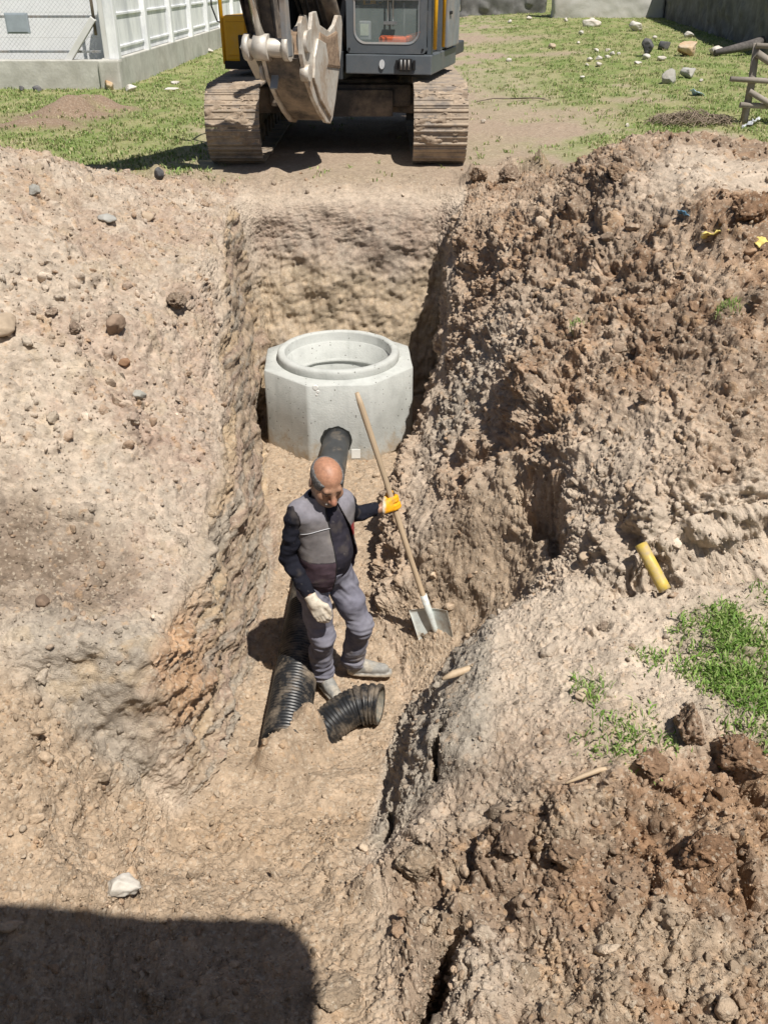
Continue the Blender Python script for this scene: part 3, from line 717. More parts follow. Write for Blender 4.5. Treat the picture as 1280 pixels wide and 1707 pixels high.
mixc(BROWN * 1.1, back * np.maximum(bl(855, 288, .05, .45, 1.6), .6 * bl(330, 305, 0, .4, 1.4)) * .8)
# far field: worn track between grass
far = sstep(9.9, 10.6, y)
trk = np.exp(-((x + .2 - .09 * (y - 10)) / (2.5)) ** 4)
gn = fbm(st(x * .55, y * .4, 0 * x) + 400, 4, gain=.6)
gmask = far * np.clip(sstep(-.55, .15, gn + .9 * (1 - trk) - .45 + .35 * sstep(14, 20, y)), 0, 1) * (1 - trk * (1 - .8 * sstep(15, 26, y)) * .95)
mixc(PATH, far * (1 - gmask))
mixc(OLIVE, gmask * .85)
mixc(GRASS, gmask * sstep(-.3, .4, fbm(st(x * 1.6, y * .9, 0 * x) + 420, 3)) * .75)
for u, v, r, sx in ((105, 190, .6, 1.6), (50, 205, .5, 1.8), (160, 178, .4, 2)):
    bb = bl(u, v, .05, r, sx); mixc(BROWN * 1.1, bb * 1.3); gmask = gmask * (1 - bb)
for u, v, r, sx in ((930, 185, .8, 1.5), (830, 85, 1.0, 1.6), (1060, 170, .5, 1.4), (930, 105, .6, 1.4)):
    bb = bl(u, v, .08, r, sx) * .8; mixc(PATH * 1.05, bb); gmask = gmask * (1 - bb)
# grass on the terrace
gT = np.maximum.reduce([bl(1265, 1120, -.95, .30, .85), .8 * bl(1190, 1040, -.95, .14, 1.1), .5 * bl(1290, 1215, -.98, .14), .16 * bl(990, 1140, -1.05, .1), .2 * bl(1050, 1210, -1.05, .14, 1.5), .2 * bl(1085, 1085, -1.0, .08, 1.3), .4 * bl(1290, 1000, -.9, .12)])
mixc(C(.14, .15, .05), gT * .55)
ao = 1.0
col *= (1 + .16 * n3 + .10 * n2)[:, None]
# clods of another soil among the rest
for cc, hh, am in ((c2, h2 * 7.5, amp2), (c3, h3 * 16, amp3), (c4, h4 * 34, amp4)):
    tone = np.where(hh > .05, (cc - .5) * .42, 0) * np.clip(am, 0, 1) * near
    col *= (1 + tone)[:, None]
    warm = np.where((hh > .05) & (cc > .8), .5, 0) * np.clip(am, 0, 1) * near
    col = col * (1 - warm[:, None]) + np.array((.40, .26, .15)) * warm[:, None]
col = np.clip(col, .02, .8)

ii = np.arange(NR * NC).reshape(NR, NC)
GF = np.stack([ii[:-1, :-1], ii[:-1, 1:], ii[1:, 1:], ii[1:, :-1]], -1).reshape(-1, 4)
M_SOIL = mat_soil('soil')
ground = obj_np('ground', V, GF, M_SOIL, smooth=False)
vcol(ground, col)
tag(ground, None, None, kind='structure')
VG = V.reshape(NR, NC, 3)
VN = grid_normals(VG).reshape(-1, 3)

# height look-up on the finished ground (plan grid of the highest point)
def ground_z(px, py, lowest=False):
    i = int(np.clip(np.searchsorted(YI, py), 1, NR - 1))
    best = None
    for r in range(max(i - 2, 0), min(i + 2, NR)):
        zz = np.interp(px, VG[r, :, 0], VG[r, :, 2]) if not lowest else np.interp(px, VG[r, :, 0], VG[r, :, 2])
        best = zz if best is None else (min(best, zz) if lowest else max(best, zz))
    return float(best)
# ---------------------------------------------------------------- manhole chamber
DUST = (.40, .32, .235)
M_CONC = mat_simple('cast_concrete', (.46, .475, .455), rough=.85, var=.16, scale=5, bump=.35, bscale=60, dirt=(.50, .51, .49), dirt_amt=.6, dscale=2.2, spec=.25)
def age_concrete(m):
    t = m.node_tree; N, L_ = t.nodes, t.links; b = N['Principled BSDF']
    src = b.inputs['Base Color'].links[0].from_socket
    tc = N.new('ShaderNodeTexCoord')
    # air holes, the shade inside them put into the colour as dark dots
    v = N.new('ShaderNodeTexVoronoi'); v.inputs['Scale'].default_value = 26; L_.new(tc.outputs['Object'], v.inputs['Vector'])
    sx = N.new('ShaderNodeSeparateColor'); L_.new(v.outputs['Color'], sx.inputs[0])
    rad = N.new('ShaderNodeMapRange'); rad.inputs['From Min'].default_value = .55; rad.inputs['To Max'].default_value = .24; L_.new(sx.outputs[0], rad.inputs[0])
    lt = N.new('ShaderNodeMath'); lt.operation = 'LESS_THAN'; L_.new(v.outputs['Distance'], lt.inputs[0]); L_.new(rad.outputs[0], lt.inputs[1])
    x1 = N.new('ShaderNodeMix'); x1.data_type = 'RGBA'; L_.new(lt.outputs[0], x1.inputs[0]); L_.new(src, x1.inputs[6]); x1.inputs[7].default_value = (.2, .2, .185, 1)
    # soil splashed up from the floor
    sp = N.new('ShaderNodeSeparateXYZ'); L_.new(tc.outputs['Object'], sp.inputs[0])
    n = N.new('ShaderNodeTexNoise'); n.inputs['Scale'].default_value = 9; n.inputs['Detail'].default_value = 8; n.inputs['Roughness'].default_value = .7; L_.new(tc.outputs['Object'], n.inputs['Vector'])
    a = N.new('ShaderNodeMath'); a.operation = 'MULTIPLY_ADD'; L_.new(sp.outputs[2], a.inputs[0]); a.inputs[1].default_value = -1.1; L_.new(n.outputs[0], a.inputs[2])
    mr = N.new('ShaderNodeMapRange'); mr.inputs['From Min'].default_value = .26; mr.inputs['From Max'].default_value = .5; mr.inputs['To Max'].default_value = .85; L_.new(a.outputs[0], mr.inputs[0])
    x2 = N.new('ShaderNodeMix'); x2.data_type = 'RGBA'; L_.new(mr.outputs[0], x2.inputs[0]); L_.new(x1.outputs[2], x2.inputs[6]); x2.inputs[7].default_value = (.38, .30, .21, 1)
    # vertical run marks
    mp = N.new('ShaderNodeMapping'); mp.inputs['Scale'].default_value = (9, 9, .7); L_.new(tc.outputs['Object'], mp.inputs[0])
    n2 = N.new('ShaderNodeTexNoise'); n2.inputs['Scale'].default_value = 1.6; n2.inputs['Detail'].default_value = 5; L_.new(mp.outputs[0], n2.inputs['Vector'])
    m3 = N.new('ShaderNodeMapRange'); m3.inputs['From Min'].default_value = .55; m3.inputs['From Max'].default_value = .75; m3.inputs['To Max'].default_value = .35; L_.new(n2.outputs[0], m3.inputs[0])
    x3 = N.new('ShaderNodeMix'); x3.data_type = 'RGBA'; L_.new(m3.outputs[0], x3.inputs[0]); L_.new(x2.outputs[2], x3.inputs[6]); x3.inputs[7].default_value = (.30, .315, .30, 1)
    L_.new(x3.outputs[2], b.inputs['Base Color'])
age_concrete(M_CONC)
M_PAPER = mat_simple('paper', (.75, .75, .72), rough=.8, var=.05)
M_PIPE_SMOOTH = mat_simple('grey_plastic_pipe', (.055, .058, .062), rough=.42, var=.3, scale=6, dirt=DUST, dirt_amt=.55, dscale=5, dirt_lo=.52, dirt_hi=.72)
M_PIPE = mat_simple('black_plastic_pipe', (.016, .017, .019), rough=.38, var=.3, scale=9, dirt=DUST, dirt_amt=.6, dscale=7, dirt_lo=.47, dirt_hi=.72)
M_PIPE_IN = mat_simple('dusty_pipe_lining', (.10, .11, .10), rough=.6, var=.3, scale=7, dirt=DUST, dirt_amt=.7, dscale=5)
M_RUBBER = mat_simple('rubber', (.012, .012, .012), rough=.6)

MHX, MHY, MHZ = -.455, 8.53, -2.17
mh = empty('manhole_chamber', (MHX, MHY, MHZ), R(3))
tag(mh, 'pale grey octagonal concrete manhole chamber with a round open top, standing in the trench', 'manhole')
def ring_grid(profile, seg):
    """lathe of a closed (r, z, corner) profile; corner 1 bends the ring to an octagon"""
    Vv, Ff = [], []
    n = len(profile)
    for k in range(seg):
        a = 2 * math.pi * k / seg
        oc = 1 / math.cos(((a + math.pi / 8) % (math.pi / 4)) - math.pi / 8)
        for r, zz, c in profile:
            rr = r * (1 + (oc - 1) * c)
            Vv.append((rr * math.cos(a), rr * math.sin(a), zz))
    for k in range(seg):
        for j in range(n):
            p, q = k * n, ((k + 1) % seg) * n
            Ff.append((p + j, q + j, q + (j + 1) % n, p + (j + 1) % n))
    return np.array(Vv), np.array(Ff)
H = .815
prof = [(.62, 0, 0), (.728, 0, 1), (.728, .02, 1), (.724, .4, 1), (.722, H - .012, 1), (.712, H, 1), (.63, H + .004, 0), (.612, H + .004, 0), (.5, H - .02, 0), (.5, 0, 0)]
Vv, Ff = ring_grid(prof, 192)
nz = fbm(Vv * 6, 3)
Vv = Vv * (1 + .0025 * nz)[:, None]
body = obj_np('chamber_wall', Vv, Ff, M_CONC, mh)
rim = [(.49, H - .24, 0), (.56, H - .1, 0), (.605, H - .02, 0), (.606, H + .055, 0), (.600, H + .072, 0), (.590, H + .082, 0), (.575, H + .087, 0), (.545, H + .087, 0), (.532, H + .082, 0), (.525, H + .07, 0), (.520, H - .18, 0), (.50, H - .2, 0), (.49, H - .22, 0)]
Vv, Ff = ring_grid(rim, 128)
Vv = Vv * (1 + .002 * fbm(Vv * 7 + 4, 3))[:, None]
rm = obj_np('rim', Vv, Ff, M_CONC, mh, smooth=True)
MB().cyl((0, 0, .02), (0, 0, .32), .499, seg=64).build('chamber_bottom', M_CONC, mh)
# cut hole lip where the pipe enters and the paper sticker
hx = -.04
def hole_ring():
    mb = MB(); pts_o, pts_i = [], []
    n = 40
    for k in range(n):
        a = 2 * math.pi * k / n
        ro = .149 + .006 * math.sin(k * 5.1) * random.random() + random.uniform(-.004, .005)
        pts_o.append(mb.bm.verts.new((hx + ro * math.cos(a), -.731, .25 + ro * math.sin(a))))
        pts_i.append(mb.bm.verts.new((hx + .128 * math.cos(a), -.728 + .0, .25 + .128 * math.sin(a))))
    for k in range(n): mb.bm.faces.new((pts_o[k], pts_o[(k + 1) % n], pts_i[(k + 1) % n], pts_i[k]))
    return mb
hole_ring().build('pipe_opening', mat_simple('broken_hole_edge', (.03, .032, .03), rough=.95, var=.4, scale=30), mh)
MB().box((.145, -.729, .1), (.085, .006, .095)).build('sticker', M_PAPER, mh)
mb = MB()
for (a, b, r) in ((-.22, .795, .03), (-.20, .755, .018), (-.212, .725, .013)):
    mb.cyl((a, -.720, b), (a, -.7255, b), r, r * .7, seg=14)
mb.build('mortar_splash', M_PAPER, mh)

# ---------------------------------------------------------------- pipes
def corr_tube(mb, pts, r, pitch, amp, seg=28, smooth_from=None, inner=None):
    """ribbed tube along a dense path"""
    pts = [Vector(p) for p in pts]
    L = [0]
    for i in range(1, len(pts)): L.append(L[-1] + (pts[i] - pts[i - 1]).length)
    n = int(L[-1] / pitch * 6) + 2
    P2, R2 = [], []
    for k in range(n):
        s = L[-1] * k / (n - 1)
        i = min(max(np.searchsorted(L, s) - 1, 0), len(pts) - 2)
        t = (s - L[i]) / (L[i + 1] - L[i])
        P2.append(pts[i].lerp(pts[i + 1], t))
        ph = (s / pitch) % 1
        rr = r - amp * (1 if .62 < ph < .95 else (0.5 if .55 < ph <= .62 or ph >= .95 else 0))
        R2.append(rr)
    mb.tube(P2, R2, seg=seg, cap=inner is None)
    return P2
pa, pb = Vector((-.45, 7.95, -1.915)), Vector((-.60, 3.93, -2.05))
dp = pa.lerp(pb, .46)
pr = empty('drain_pipe', dp)
tag(pr, 'long black drain pipe running along the trench floor from the manhole, past the man', 'pipe')
corr = MB(); corr_tube(corr, [pa.lerp(pb, t) - dp for t in np.linspace(.44, 1, 40)], .142, .026, .007)
corr.build('ribbed_pipe', M_PIPE, pr, recalc=True)
stub = MB(); stub.cyl(pa - dp, pa.lerp(pb, .42) - dp, .128, seg=40); stub.cyl(pa.lerp(pb, .40) - dp, pa.lerp(pb, .445) - dp, .146, seg=40)
stub.build('smooth_pipe', M_PIPE_SMOOTH, pr)
# elbow
e0, e1, e2, e3 = Vector((-.42, 4.07, -2.13)), Vector((-.27, 4.27, -2.0)), Vector((-.14, 4.36, -1.965)), Vector((-.03, 4.335, -1.955))
def bez(t): return e0 * (1 - t) ** 3 + 3 * e1 * t * (1 - t) ** 2 + 3 * e2 * t * t * (1 - t) + e3 * t ** 3
e0, e1, e2, e3 = Vector((-.395, 4.10, -2.12)), Vector((-.27, 4.20, -2.045)), Vector((-.18, 4.27, -2.01)), Vector((-.025, 4.23, -2.005))
eo = bez(.5)
el = empty('pipe_elbow', eo)
tag(el, 'short ribbed black pipe elbow lying loose beside the boots with its open end up', 'pipe elbow')
mb = MB(); corr_tube(mb, [bez(t) - eo for t in np.linspace(0, .66, 40)], .118, .024, .005, seg=40, inner=True); corr_tube(mb, [bez(t) - eo for t in np.linspace(.66, 1, 20)], .128, .040, .012, seg=40, inner=True); mb.build('ribbed_shell', M_PIPE, el)
mb = MB(); mb.tube([bez(t) - eo for t in np.linspace(.3, 1, 20)], .111, seg=36, cap=False)
mb.build('lining', M_PIPE_IN, el)
ed = (bez(1) - bez(.97)).normalized()
mb = MB()
q = ed.to_track_quat('Z', 'Y')
for rr0, rr1, z0, z1 in ((.126, .126, -.02, .004), (.126, .110, .004, .004)):
    A = []; B = []
    for k in range(36):
        a = 2 * math.pi * k / 36
        A.append(mb.bm.verts.new(bez(1) - eo + q @ Vector((rr0 * math.cos(a), rr0 * math.sin(a), z0))))
        B.append(mb.bm.verts.new(bez(1) - eo + q @ Vector((rr1 * math.cos(a), rr1 * math.sin(a), z1))))
    for k in range(36): mb.bm.faces.new((A[k], A[(k + 1) % 36], B[(k + 1) % 36], B[k])).smooth = True
mb.build('end_lip', M_PIPE, el)
# yellow pipe stub in the cut bank
M_YEL = mat_simple('yellow_plastic', (.55, .40, .08), rough=.45, var=.15, scale=10, dirt=DUST, dirt_amt=.8, dscale=14, dirt_lo=.42, dirt_hi=.62)
ya, yb = Vector((1.445, 3.74, -.95)), Vector((1.415, 4.22, -.66))
ya, yb = P(1108, 984, -.95), P(1071, 914, -.79)
yb = ya + (yb - ya) * 1.1
ya, yb = [Vector((0, 0, CZ)).lerp(p_, .982) for p_ in (ya, yb)]
yp = MB(); yp.tube([Vector((0, 0, 0)).lerp(yb - ya, t) for t in np.linspace(0, 1, 8)], .034, seg=24, cap=True)
yo = yp.build('gas_pipe', M_YEL)
yo.location = ya
tag(yo, 'dusty yellow pipe sticking out of the cut bank above the pale ledge', 'pipe')

# ---------------------------------------------------------------- shovel
M_WOOD = mat_simple('pale_worn_wood', (.46, .35, .235), rough=.6, var=.22, scale=14, bump=.15, bscale=60, stretch=(1, 1, .12))
M_BLADE = mat_simple('galvanised_blade', (.60, .64, .62), rough=.55, metal=.1, var=.2, scale=12, dirt=DUST, dirt_amt=.85, dscale=7, dirt_lo=.46, dirt_hi=.62)
sh_bot, sh_top = Vector((.375, 4.86, -2.0)), Vector((-.163, 5.10, -.272))
ax = (sh_top - sh_bot).normalized()
fr = Vector((-.45, -.85, .0)); fr = (fr - ax * fr.dot(ax)).normalized()      # blade face looks at the camera
sdv = fr.cross(ax).normalized()
Msh = Matrix((sdv, fr, ax)).transposed().to_4x4()
shv = empty('shovel', sh_bot)
tag(shv, 'long wooden handled shovel with a pale dusty steel blade, held upright by the man', 'shovel')
shv.rotation_euler = Msh.to_euler()
L = (sh_top - sh_bot).length - .07
shv.location = sh_bot + ax * .07
mb = MB()
pts = [(0.004 * math.sin(t * 7), .012 * math.sin(t * 3.0), .02 + t * (L - .02)) for t in np.linspace(0, 1, 24)]
mb.tube(pts, [.019 + .003 * math.sin(k * .7) * .3 for k in range(23)] + [.013], seg=14)
mb.build('handle', M_WOOD, shv)
# blade: dished plate, square top, slightly pointed tip
nb, mbn = 15, 17
Vb = []
for i in range(nb):
    for j in range(mbn):
        s = j / (mbn - 1) * 2 - 1; t = i / (nb - 1)
        wdt = .148 - .014 * t - .03 * max(0, t - .6) ** 2
        zz = .18 - .33 * t - .05 * (t ** 3) * (1 - s * s)
        yy = .028 * s * s - .012 * (1 - t) + .02 * t * t
        Vb.append((s * wdt, yy, zz))
Vb = np.array(Vb); off = np.array([0, -.003, 0])
i2 = np.arange(nb * mbn).reshape(nb, mbn)
f1 = np.stack([i2[:-1, :-1], i2[:-1, 1:], i2[1:, 1:], i2[1:, :-1]], -1).reshape(-1, 4)
m0 = nb * mbn
bd = list(i2[0, :]) + list(i2[1:, -1]) + list(i2[-1, -2::-1]) + list(i2[-2:0:-1, 0])
f3 = np.array([(bd[k], bd[(k + 1) % len(bd)], bd[(k + 1) % len(bd)] + m0, bd[k] + m0) for k in range(len(bd))])
obj_np('blade', np.concatenate([Vb, Vb + off]), [f1, f1[:, ::-1] + m0, f3], M_BLADE, shv, smooth=True)
mb = MB(); mb.tube([(0, .006, .30), (0, .004, .14), (0, .004, .02), (0, .006, -.04)], [.0235, .024, .019, .006], seg=14)
mb.build('socket', M_BLADE, shv)
# ---------------------------------------------------------------- excavator
MUD = (.36, .285, .215)
M_TRK = mat_simple('dusty_track_steel', (.21, .18, .155), rough=.8, metal=.1, var=.4, scale=6, bump=.8, bscale=26, dirt=(.40, .32, .24), dirt_amt=.95, dscale=3.4, dirt_lo=.40, dirt_hi=.58)
M_FRAME = mat_simple('muddy_frame_steel', (.07, .064, .06), rough=.75, var=.4, scale=4, bump=.4, bscale=20, dirt=MUD, dirt_amt=.85, dscale=2.2, dirt_lo=.42, dirt_hi=.66)
M_DARK = mat_simple('dark_grey_paint', (.055, .06, .066), rough=.5, var=.15, scale=5, dirt=MUD, dirt_amt=.4, dscale=2, dirt_lo=.5, dirt_hi=.8)
M_CAB = mat_simple('cab_grey_paint', (.10, .115, .13), rough=.42, var=.1, scale=4, dirt=MUD, dirt_amt=.28, dscale=2.5, dirt_lo=.48, dirt_hi=.8)
M_EXY = mat_simple('yellow_paint', (.70, .37, .015), rough=.4, var=.1, scale=4, dirt=MUD, dirt_amt=.4, dscale=2.5, dirt_lo=.52, dirt_hi=.8)
M_BLK = mat_simple('black_parts', (.012, .012, .013), rough=.6, var=.3)
M_BKT = mat_simple('worn_bucket_steel', (.58, .54, .48), rough=.5, metal=.2, var=.2, scale=5, bump=.2, bscale=25, dirt=(.33, .25, .18), dirt_amt=.85, dscale=2.4, dirt_lo=.47, dirt_hi=.6)
M_CHR = mat_simple('chrome_rod', (.55, .53, .5), rough=.22, metal=.95, var=.05)
M_LINK = mat_simple('grey_link_steel', (.27, .29, .31), rough=.5, metal=.3, var=.2, scale=5, dirt=MUD, dirt_amt=.6, dscale=3)
M_INT = mat_simple('cab_interior', (.05, .052, .055), rough=.7, var=.2)
M_ORG = mat_simple('orange_cloth', (.75, .12, .02), rough=.8, var=.2, scale=20)
M_WHT = mat_simple('white_plastic', (.6, .62, .64), rough=.5)
M_STEEL = mat_simple('bare_steel', (.45, .46, .47), rough=.35, metal=.8)
gm, gt, gb = mat_new('cab_glass')
gb.inputs['Base Color'].default_value = (.55, .66, .64, 1); gb.inputs['Roughness'].default_value = .02
gb.inputs['Alpha'].default_value = .28; gb.inputs['Specular IOR Level'].default_value = .9
M_GLASS = gm

ROOT = Vector((-.54, 13.25, 0))
ex = empty('excavator', ROOT)
tag(ex, 'yellow and grey tracked excavator with a muddy bucket, parked at the head of the trench', 'excavator')
M_CAKE = mat_simple('caked_mud', (.37, .29, .215), rough=.95, var=.35, scale=12, bump=.8, bscale=40, dirt=(.20, .15, .11), dirt_amt=.8, dscale=5)
def track_shoe_mesh():
    mb = MB()
    prof = [(-.099, 0), (-.099, .014), (-.087, .018), (-.078, .034), (-.068, .034), (-.055, .020), (-.014, .018), (-.005, .028), (.006, .028), (.014, .018), (.058, .020), (.068, .033), (.078, .033), (.086, .016), (.099, .012), (.099, 0)]
    mb.prism(prof, -.31, .31)
    return mb
Rr, ZL = .40, .40
yf, yb2 = -2.2 + .05 + Rr, 2.15 - Rr       # idler and sprocket centres, local to the machine
per = []
def track_pt(s, Ltop):
    """point and outward angle on the track loop"""
    a = yb2 - yf
    arc = math.pi * Rr
    s = s % (2 * a + 2 * arc)
    if s < a: return (yb2 - s, ZL - Rr, -math.pi / 2)                      # bottom run, towards the front
    s -= a
    if s < arc:
        t = s / Rr; ang = -math.pi / 2 - t
        return (yf + Rr * math.cos(ang), ZL + Rr * math.sin(ang), ang)
    s -= arc
    if s < a: return (yf + s, ZL + Rr, math.pi / 2)
    s -= a
    t = s / Rr; ang = math.pi / 2 - t
    return (yb2 + Rr * math.cos(ang), ZL + Rr * math.sin(ang), ang)
loop = 2 * (yb2 - yf) + 2 * math.pi * Rr
ns = int(round(loop / .2))
shoe0 = None
for sx in (-1, 1):
    tf = MB()
    cx = sx * 1.19
    tf.box((0, 0, ZL), (.26, 3.4, .38), bev=.03)
    for yy in (yf, yb2): tf.cyl((-.13, yy, ZL), (.13, yy, ZL), Rr - .06, seg=32)
    for k in range(8): tf.cyl((-.16, yf + .45 + k * .4, .14), (.16, yf + .45 + k * .4, .14), .11, seg=14)
    tf.box((sx * -.16, yf + .15, ZL), (.05, .7, .42), bev=.02)
    tr = tf.build('track', M_FRAME, ex); tr.location = (cx, 0, 0.03)
    for k in range(ns):
        yy, zz, ang = track_pt(k * loop / ns + .07, 0)
        if shoe0 is None:
            o = track_shoe_mesh().build('track_shoe', M_TRK, tr); shoe0 = o
        else:
            o = shoe0.copy(); COL.objects.link(o); o.parent = tr
        o.location = (0, yy, zz)
        o.rotation_euler = (ang - math.pi / 2 + random.uniform(-.02, .02), 0, 0)
    # dried mud caked over the front of the shoes
    na, nw = 90, 34
    th_ = np.linspace(-2.75, -5.3, na); ww_ = np.linspace(-.30, .30, nw)
    TH, WW = np.meshgrid(th_, ww_, indexing='ij')
    q3 = np.stack([WW * 5 + sx * 7, np.cos(TH) * 3, np.sin(TH) * 3], -1).reshape(-1, 3)
    m1 = fbm(q3, 4, gain=.6).reshape(na, nw); m2 = fbm(q3 * 3.1 + 9, 3).reshape(na, nw)
    rad = Rr + .012 + .030 * np.clip(m1 + .3, 0, 1.2) + .010 * m2
    Vm = np.stack([WW + .0 * rad, yf + rad * np.cos(TH), ZL + rad * np.sin(TH)], -1).reshape(-1, 3)
    im = np.arange(na * nw).reshape(na, nw); Fm = np.stack([im[:-1, :-1], im[:-1, 1:], im[1:, 1:], im[1:, :-1]], -1).reshape(-1, 4)
    keep = (m1 > .02)[:-1, :-1].ravel()
    obj_np('caked_mud', Vm, Fm[keep], M_CAKE, tr, smooth=False)
# undercarriage
mb = MB()
mb.box((0, 0, .66), (1.5, 1.7, .34), bev=.05)
for sy in (-1, 1):
    for sx in (-1, 1):
        mb.box((sx * .72, sy * .75, .60), (.9, .38, .30), rot=(0, 0, sx * sy * .35), bev=.03)
mb.box((0, -.95, .66), (1.75, .26, .26), bev=.05)
mb.box((0, -1.10, .58), (1.3, .06, .3), bev=.01)
mb.box((0, 1.0, .60), (1.6, .3, .3), bev=.04)
mb.build('undercarriage', M_FRAME, ex)
MB().cyl((0, 0, .8), (0, 0, .99), .62, seg=40).build('swing_ring', M_FRAME, ex)
UA = R(-13)
def up(mb, name, mat, parent=None):
    o = mb.build(name, mat, ex)
    o.rotation_euler = (0, 0, UA)
    return o
def sub(mb, name, mat, parent):
    return mb.build(name, mat, parent)
mb = MB()
mb.box((.12, .55, 1.04), (2.3, 3.3, .16), bev=.02)
mb.box((-.28, -.55, 1.02), (.10, 1.7, .3), bev=.01); mb.box((.32, -.55, 1.02), (.10, 1.7, .3), bev=.01)
up(mb, 'deck', M_DARK)
# engine house and counterweight behind
hood = up(MB().box((-.25, 1.35, 1.75), (1.9, 1.9, 1.25), bev=.08), 'engine_hood', M_EXY)
cw = up(MB().box((-.35, 2.5, 1.55), (2.2, .6, 1.1), bev=.15), 'counterweight', M_DARK)
# side box on the far side of the boom
mb = MB(); mb.box((-1.0, -.62, 1.27), (.34, 1.2, .52), bev=.05)
sbx = up(mb, 'tool_box', M_EXY)
sub(MB().box((-1.0, -1.225, 1.28), (.25, .02, .36), bev=.008), 'lid', M_EXY, sbx)
sub(MB().box((-.93, -1.24, 1.22), (.06, .03, .2), bev=.008), 'latch', M_BLK, sbx)
mb = MB(); mb.box((-.95, -.6, .99), (.44, 1.26, .09), bev=.01); mb.box((-.86, -1.17, 1.05), (.2, .16, .16), bev=.01)
sub(mb, 'sill', M_BLK, sbx)
mb = MB(); mb.tube([(-1.17, -1.2, 1.0), (-1.18, -1.2, 1.9), (-1.16, -1.2, 2.35), (-1.11, -1.0, 2.5), (-1.11, .2, 2.5)], .024, seg=10)
up(mb, 'guard_rail', M_EXY)
mb = MB(); mb.tube([(-1.18, -1.2, 1.95), (-1.27, -1.22, 1.9), (-1.28, -1.22, 1.62), (-1.22, -1.22, 1.46), (-1.18, -1.2, 1.45)], .010, seg=8)
mb.box((-1.32, -1.24, 2.25), (.2, .05, .3), bev=.02)
up(mb, 'mirror', M_BLK)
mb = MB(); mb.box((-.78, -.3, 1.75), (.42, .9, .55), bev=.08)
up(mb, 'fuel_tank', M_EXY)
# cab
X0, X1, Y0, Y1, Z0, Z1 = .43, 1.42, -1.36, .36, .95, 2.95
mb = MB()
mb.prism([(Y0 - .06, .94), (Y1, .94), (Y1, 1.145), (Y0 - .05, 1.145)], X0 - .01, X1 + .02, bev=.012)
cab = up(mb, 'cab', M_CAB)
# front frame with rounded opening
def rrect(x0, x1, z0, z1, r, n=6):
    pts = []
    for cx_, cz_, a0 in ((x1 - r, z0 + r, -90), (x1 - r, z1 - r, 0), (x0 + r, z1 - r, 90), (x0 + r, z0 + r, 180)):
        for k in range(n + 1):
            a = R(a0 + 90 * k / n); pts.append((cx_ + r * math.cos(a), cz_ + r * math.sin(a)))
    return pts
def frame_panel(x0, x1, z0, z1, ix0, ix1, iz0, iz1, r, y0, y1):
    mb = MB()
    inn = rrect(ix0, ix1, iz0, iz1, r); out = rrect(x0, x1, z0, z1, .04)
    n = len(inn)
    Fa = [mb.bm.verts.new((p[0], y0, p[1])) for p in inn]; Fo = [mb.bm.verts.new((p[0], y0, p[1])) for p in out]
    Ba = [mb.bm.verts.new((p[0], y1, p[1])) for p in inn]; Bo = [mb.bm.verts.new((p[0], y1, p[1])) for p in out]
    for k in range(n):
        l = (k + 1) % n
        mb.bm.faces.new((Fo[k], Fo[l], Fa[l], Fa[k])); mb.bm.faces.new((Bo[k], Ba[k], Ba[l], Bo[l]))
        mb.bm.faces.new((Fa[k], Fa[l], Ba[l], Ba[k])); mb.bm.faces.new((Fo[k], Bo[k], Bo[l], Fo[l]))
    return mb
fp = frame_panel(X0, X1 - .06, 1.155, Z1, X0 + .085, X1 - .125, 1.25, Z1 - .15, .14, Y0 - .03, Y0 + .05)
sub(fp, 'front_frame', M_CAB, cab)
gl = MB()
pts = rrect(X0 + .075, X1 - .115, 1.24, Z1 - .14, .14)
gl.bm.faces.new([gl.bm.verts.new((p[0], Y0 - .005, p[1])) for p in pts])
sub(gl, 'windshield', M_GLASS, cab)
tr_ = MB()
ot, it = rrect(X0 + .088, X1 - .128, 1.253, Z1 - .153, .138), rrect(X0 + .108, X1 - .148, 1.273, Z1 - .173, .125)
A = [tr_.bm.verts.new((p[0], Y0 - .036, p[1])) for p in ot]; B = [tr_.bm.verts.new((p[0], Y0 - .030, p[1])) for p in it]
for k in range(len(A)): tr_.bm.faces.new((A[k], A[(k + 1) % len(A)], B[(k + 1) % len(A)], B[k]))
sub(tr_, 'window_seal', M_LINK, cab)
mb = MB(); mb.box(((X0 + X1) / 2 - .03, Y0 - .02, 1.705), (X1 - X0 - .22, .03, .022)); sub(mb, 'window_bar', M_STEEL, cab)
mb = MB(); mb.tube([(.925, Y0 - .05, 1.44), (.925, Y0 - .045, 2.5)], .008, seg=6); mb.tube([(.985, Y0 - .05, 1.44), (.985, Y0 - .045, 2.5)], .008, seg=6); mb.box((.955, Y0 - .05, 1.47), (.15, .03, .03)); sub(mb, 'wiper', M_STEEL, cab)
# rear and roof shell, floor
mb = MB(); mb.box(((X0 + X1) / 2, Y1 - .03, 2.05), (X1 - X0 - .04, .05, 1.78)); mb.box(((X0 + X1) / 2, (Y0 + Y1) / 2, Z1 - .03), (X1 - X0 - .03, Y1 - Y0 - .14, .05))
mb.box(((X0 + X1) / 2, (Y0 + Y1) / 2 + .03, 1.165), (X1 - X0 - .1, Y1 - Y0 - .16, .03))
mb.box((X0 + .025, (Y0 + Y1) / 2, 1.4), (.045, Y1 - Y0 - .18, .46))
sub(mb, 'cab_shell', M_INT, cab)
mb = MB()
for yy in (Y0 + .12, -.45, Y1 - .1): sub(MB().box((X0 + .025, yy, 2.27), (.045, .07, 1.26)), 'pillar', M_CAB, cab)
for yy in (Y0 + .11, -.62, Y1 - .1): sub(MB().box((X1 - .03, yy, 2.0), (.05, .08, 1.7)), 'pillar', M_CAB, cab)
sub(MB().box((X1 - .03, -.1, 1.5), (.045, .85, .68)), 'side_panel', M_CAB, cab)
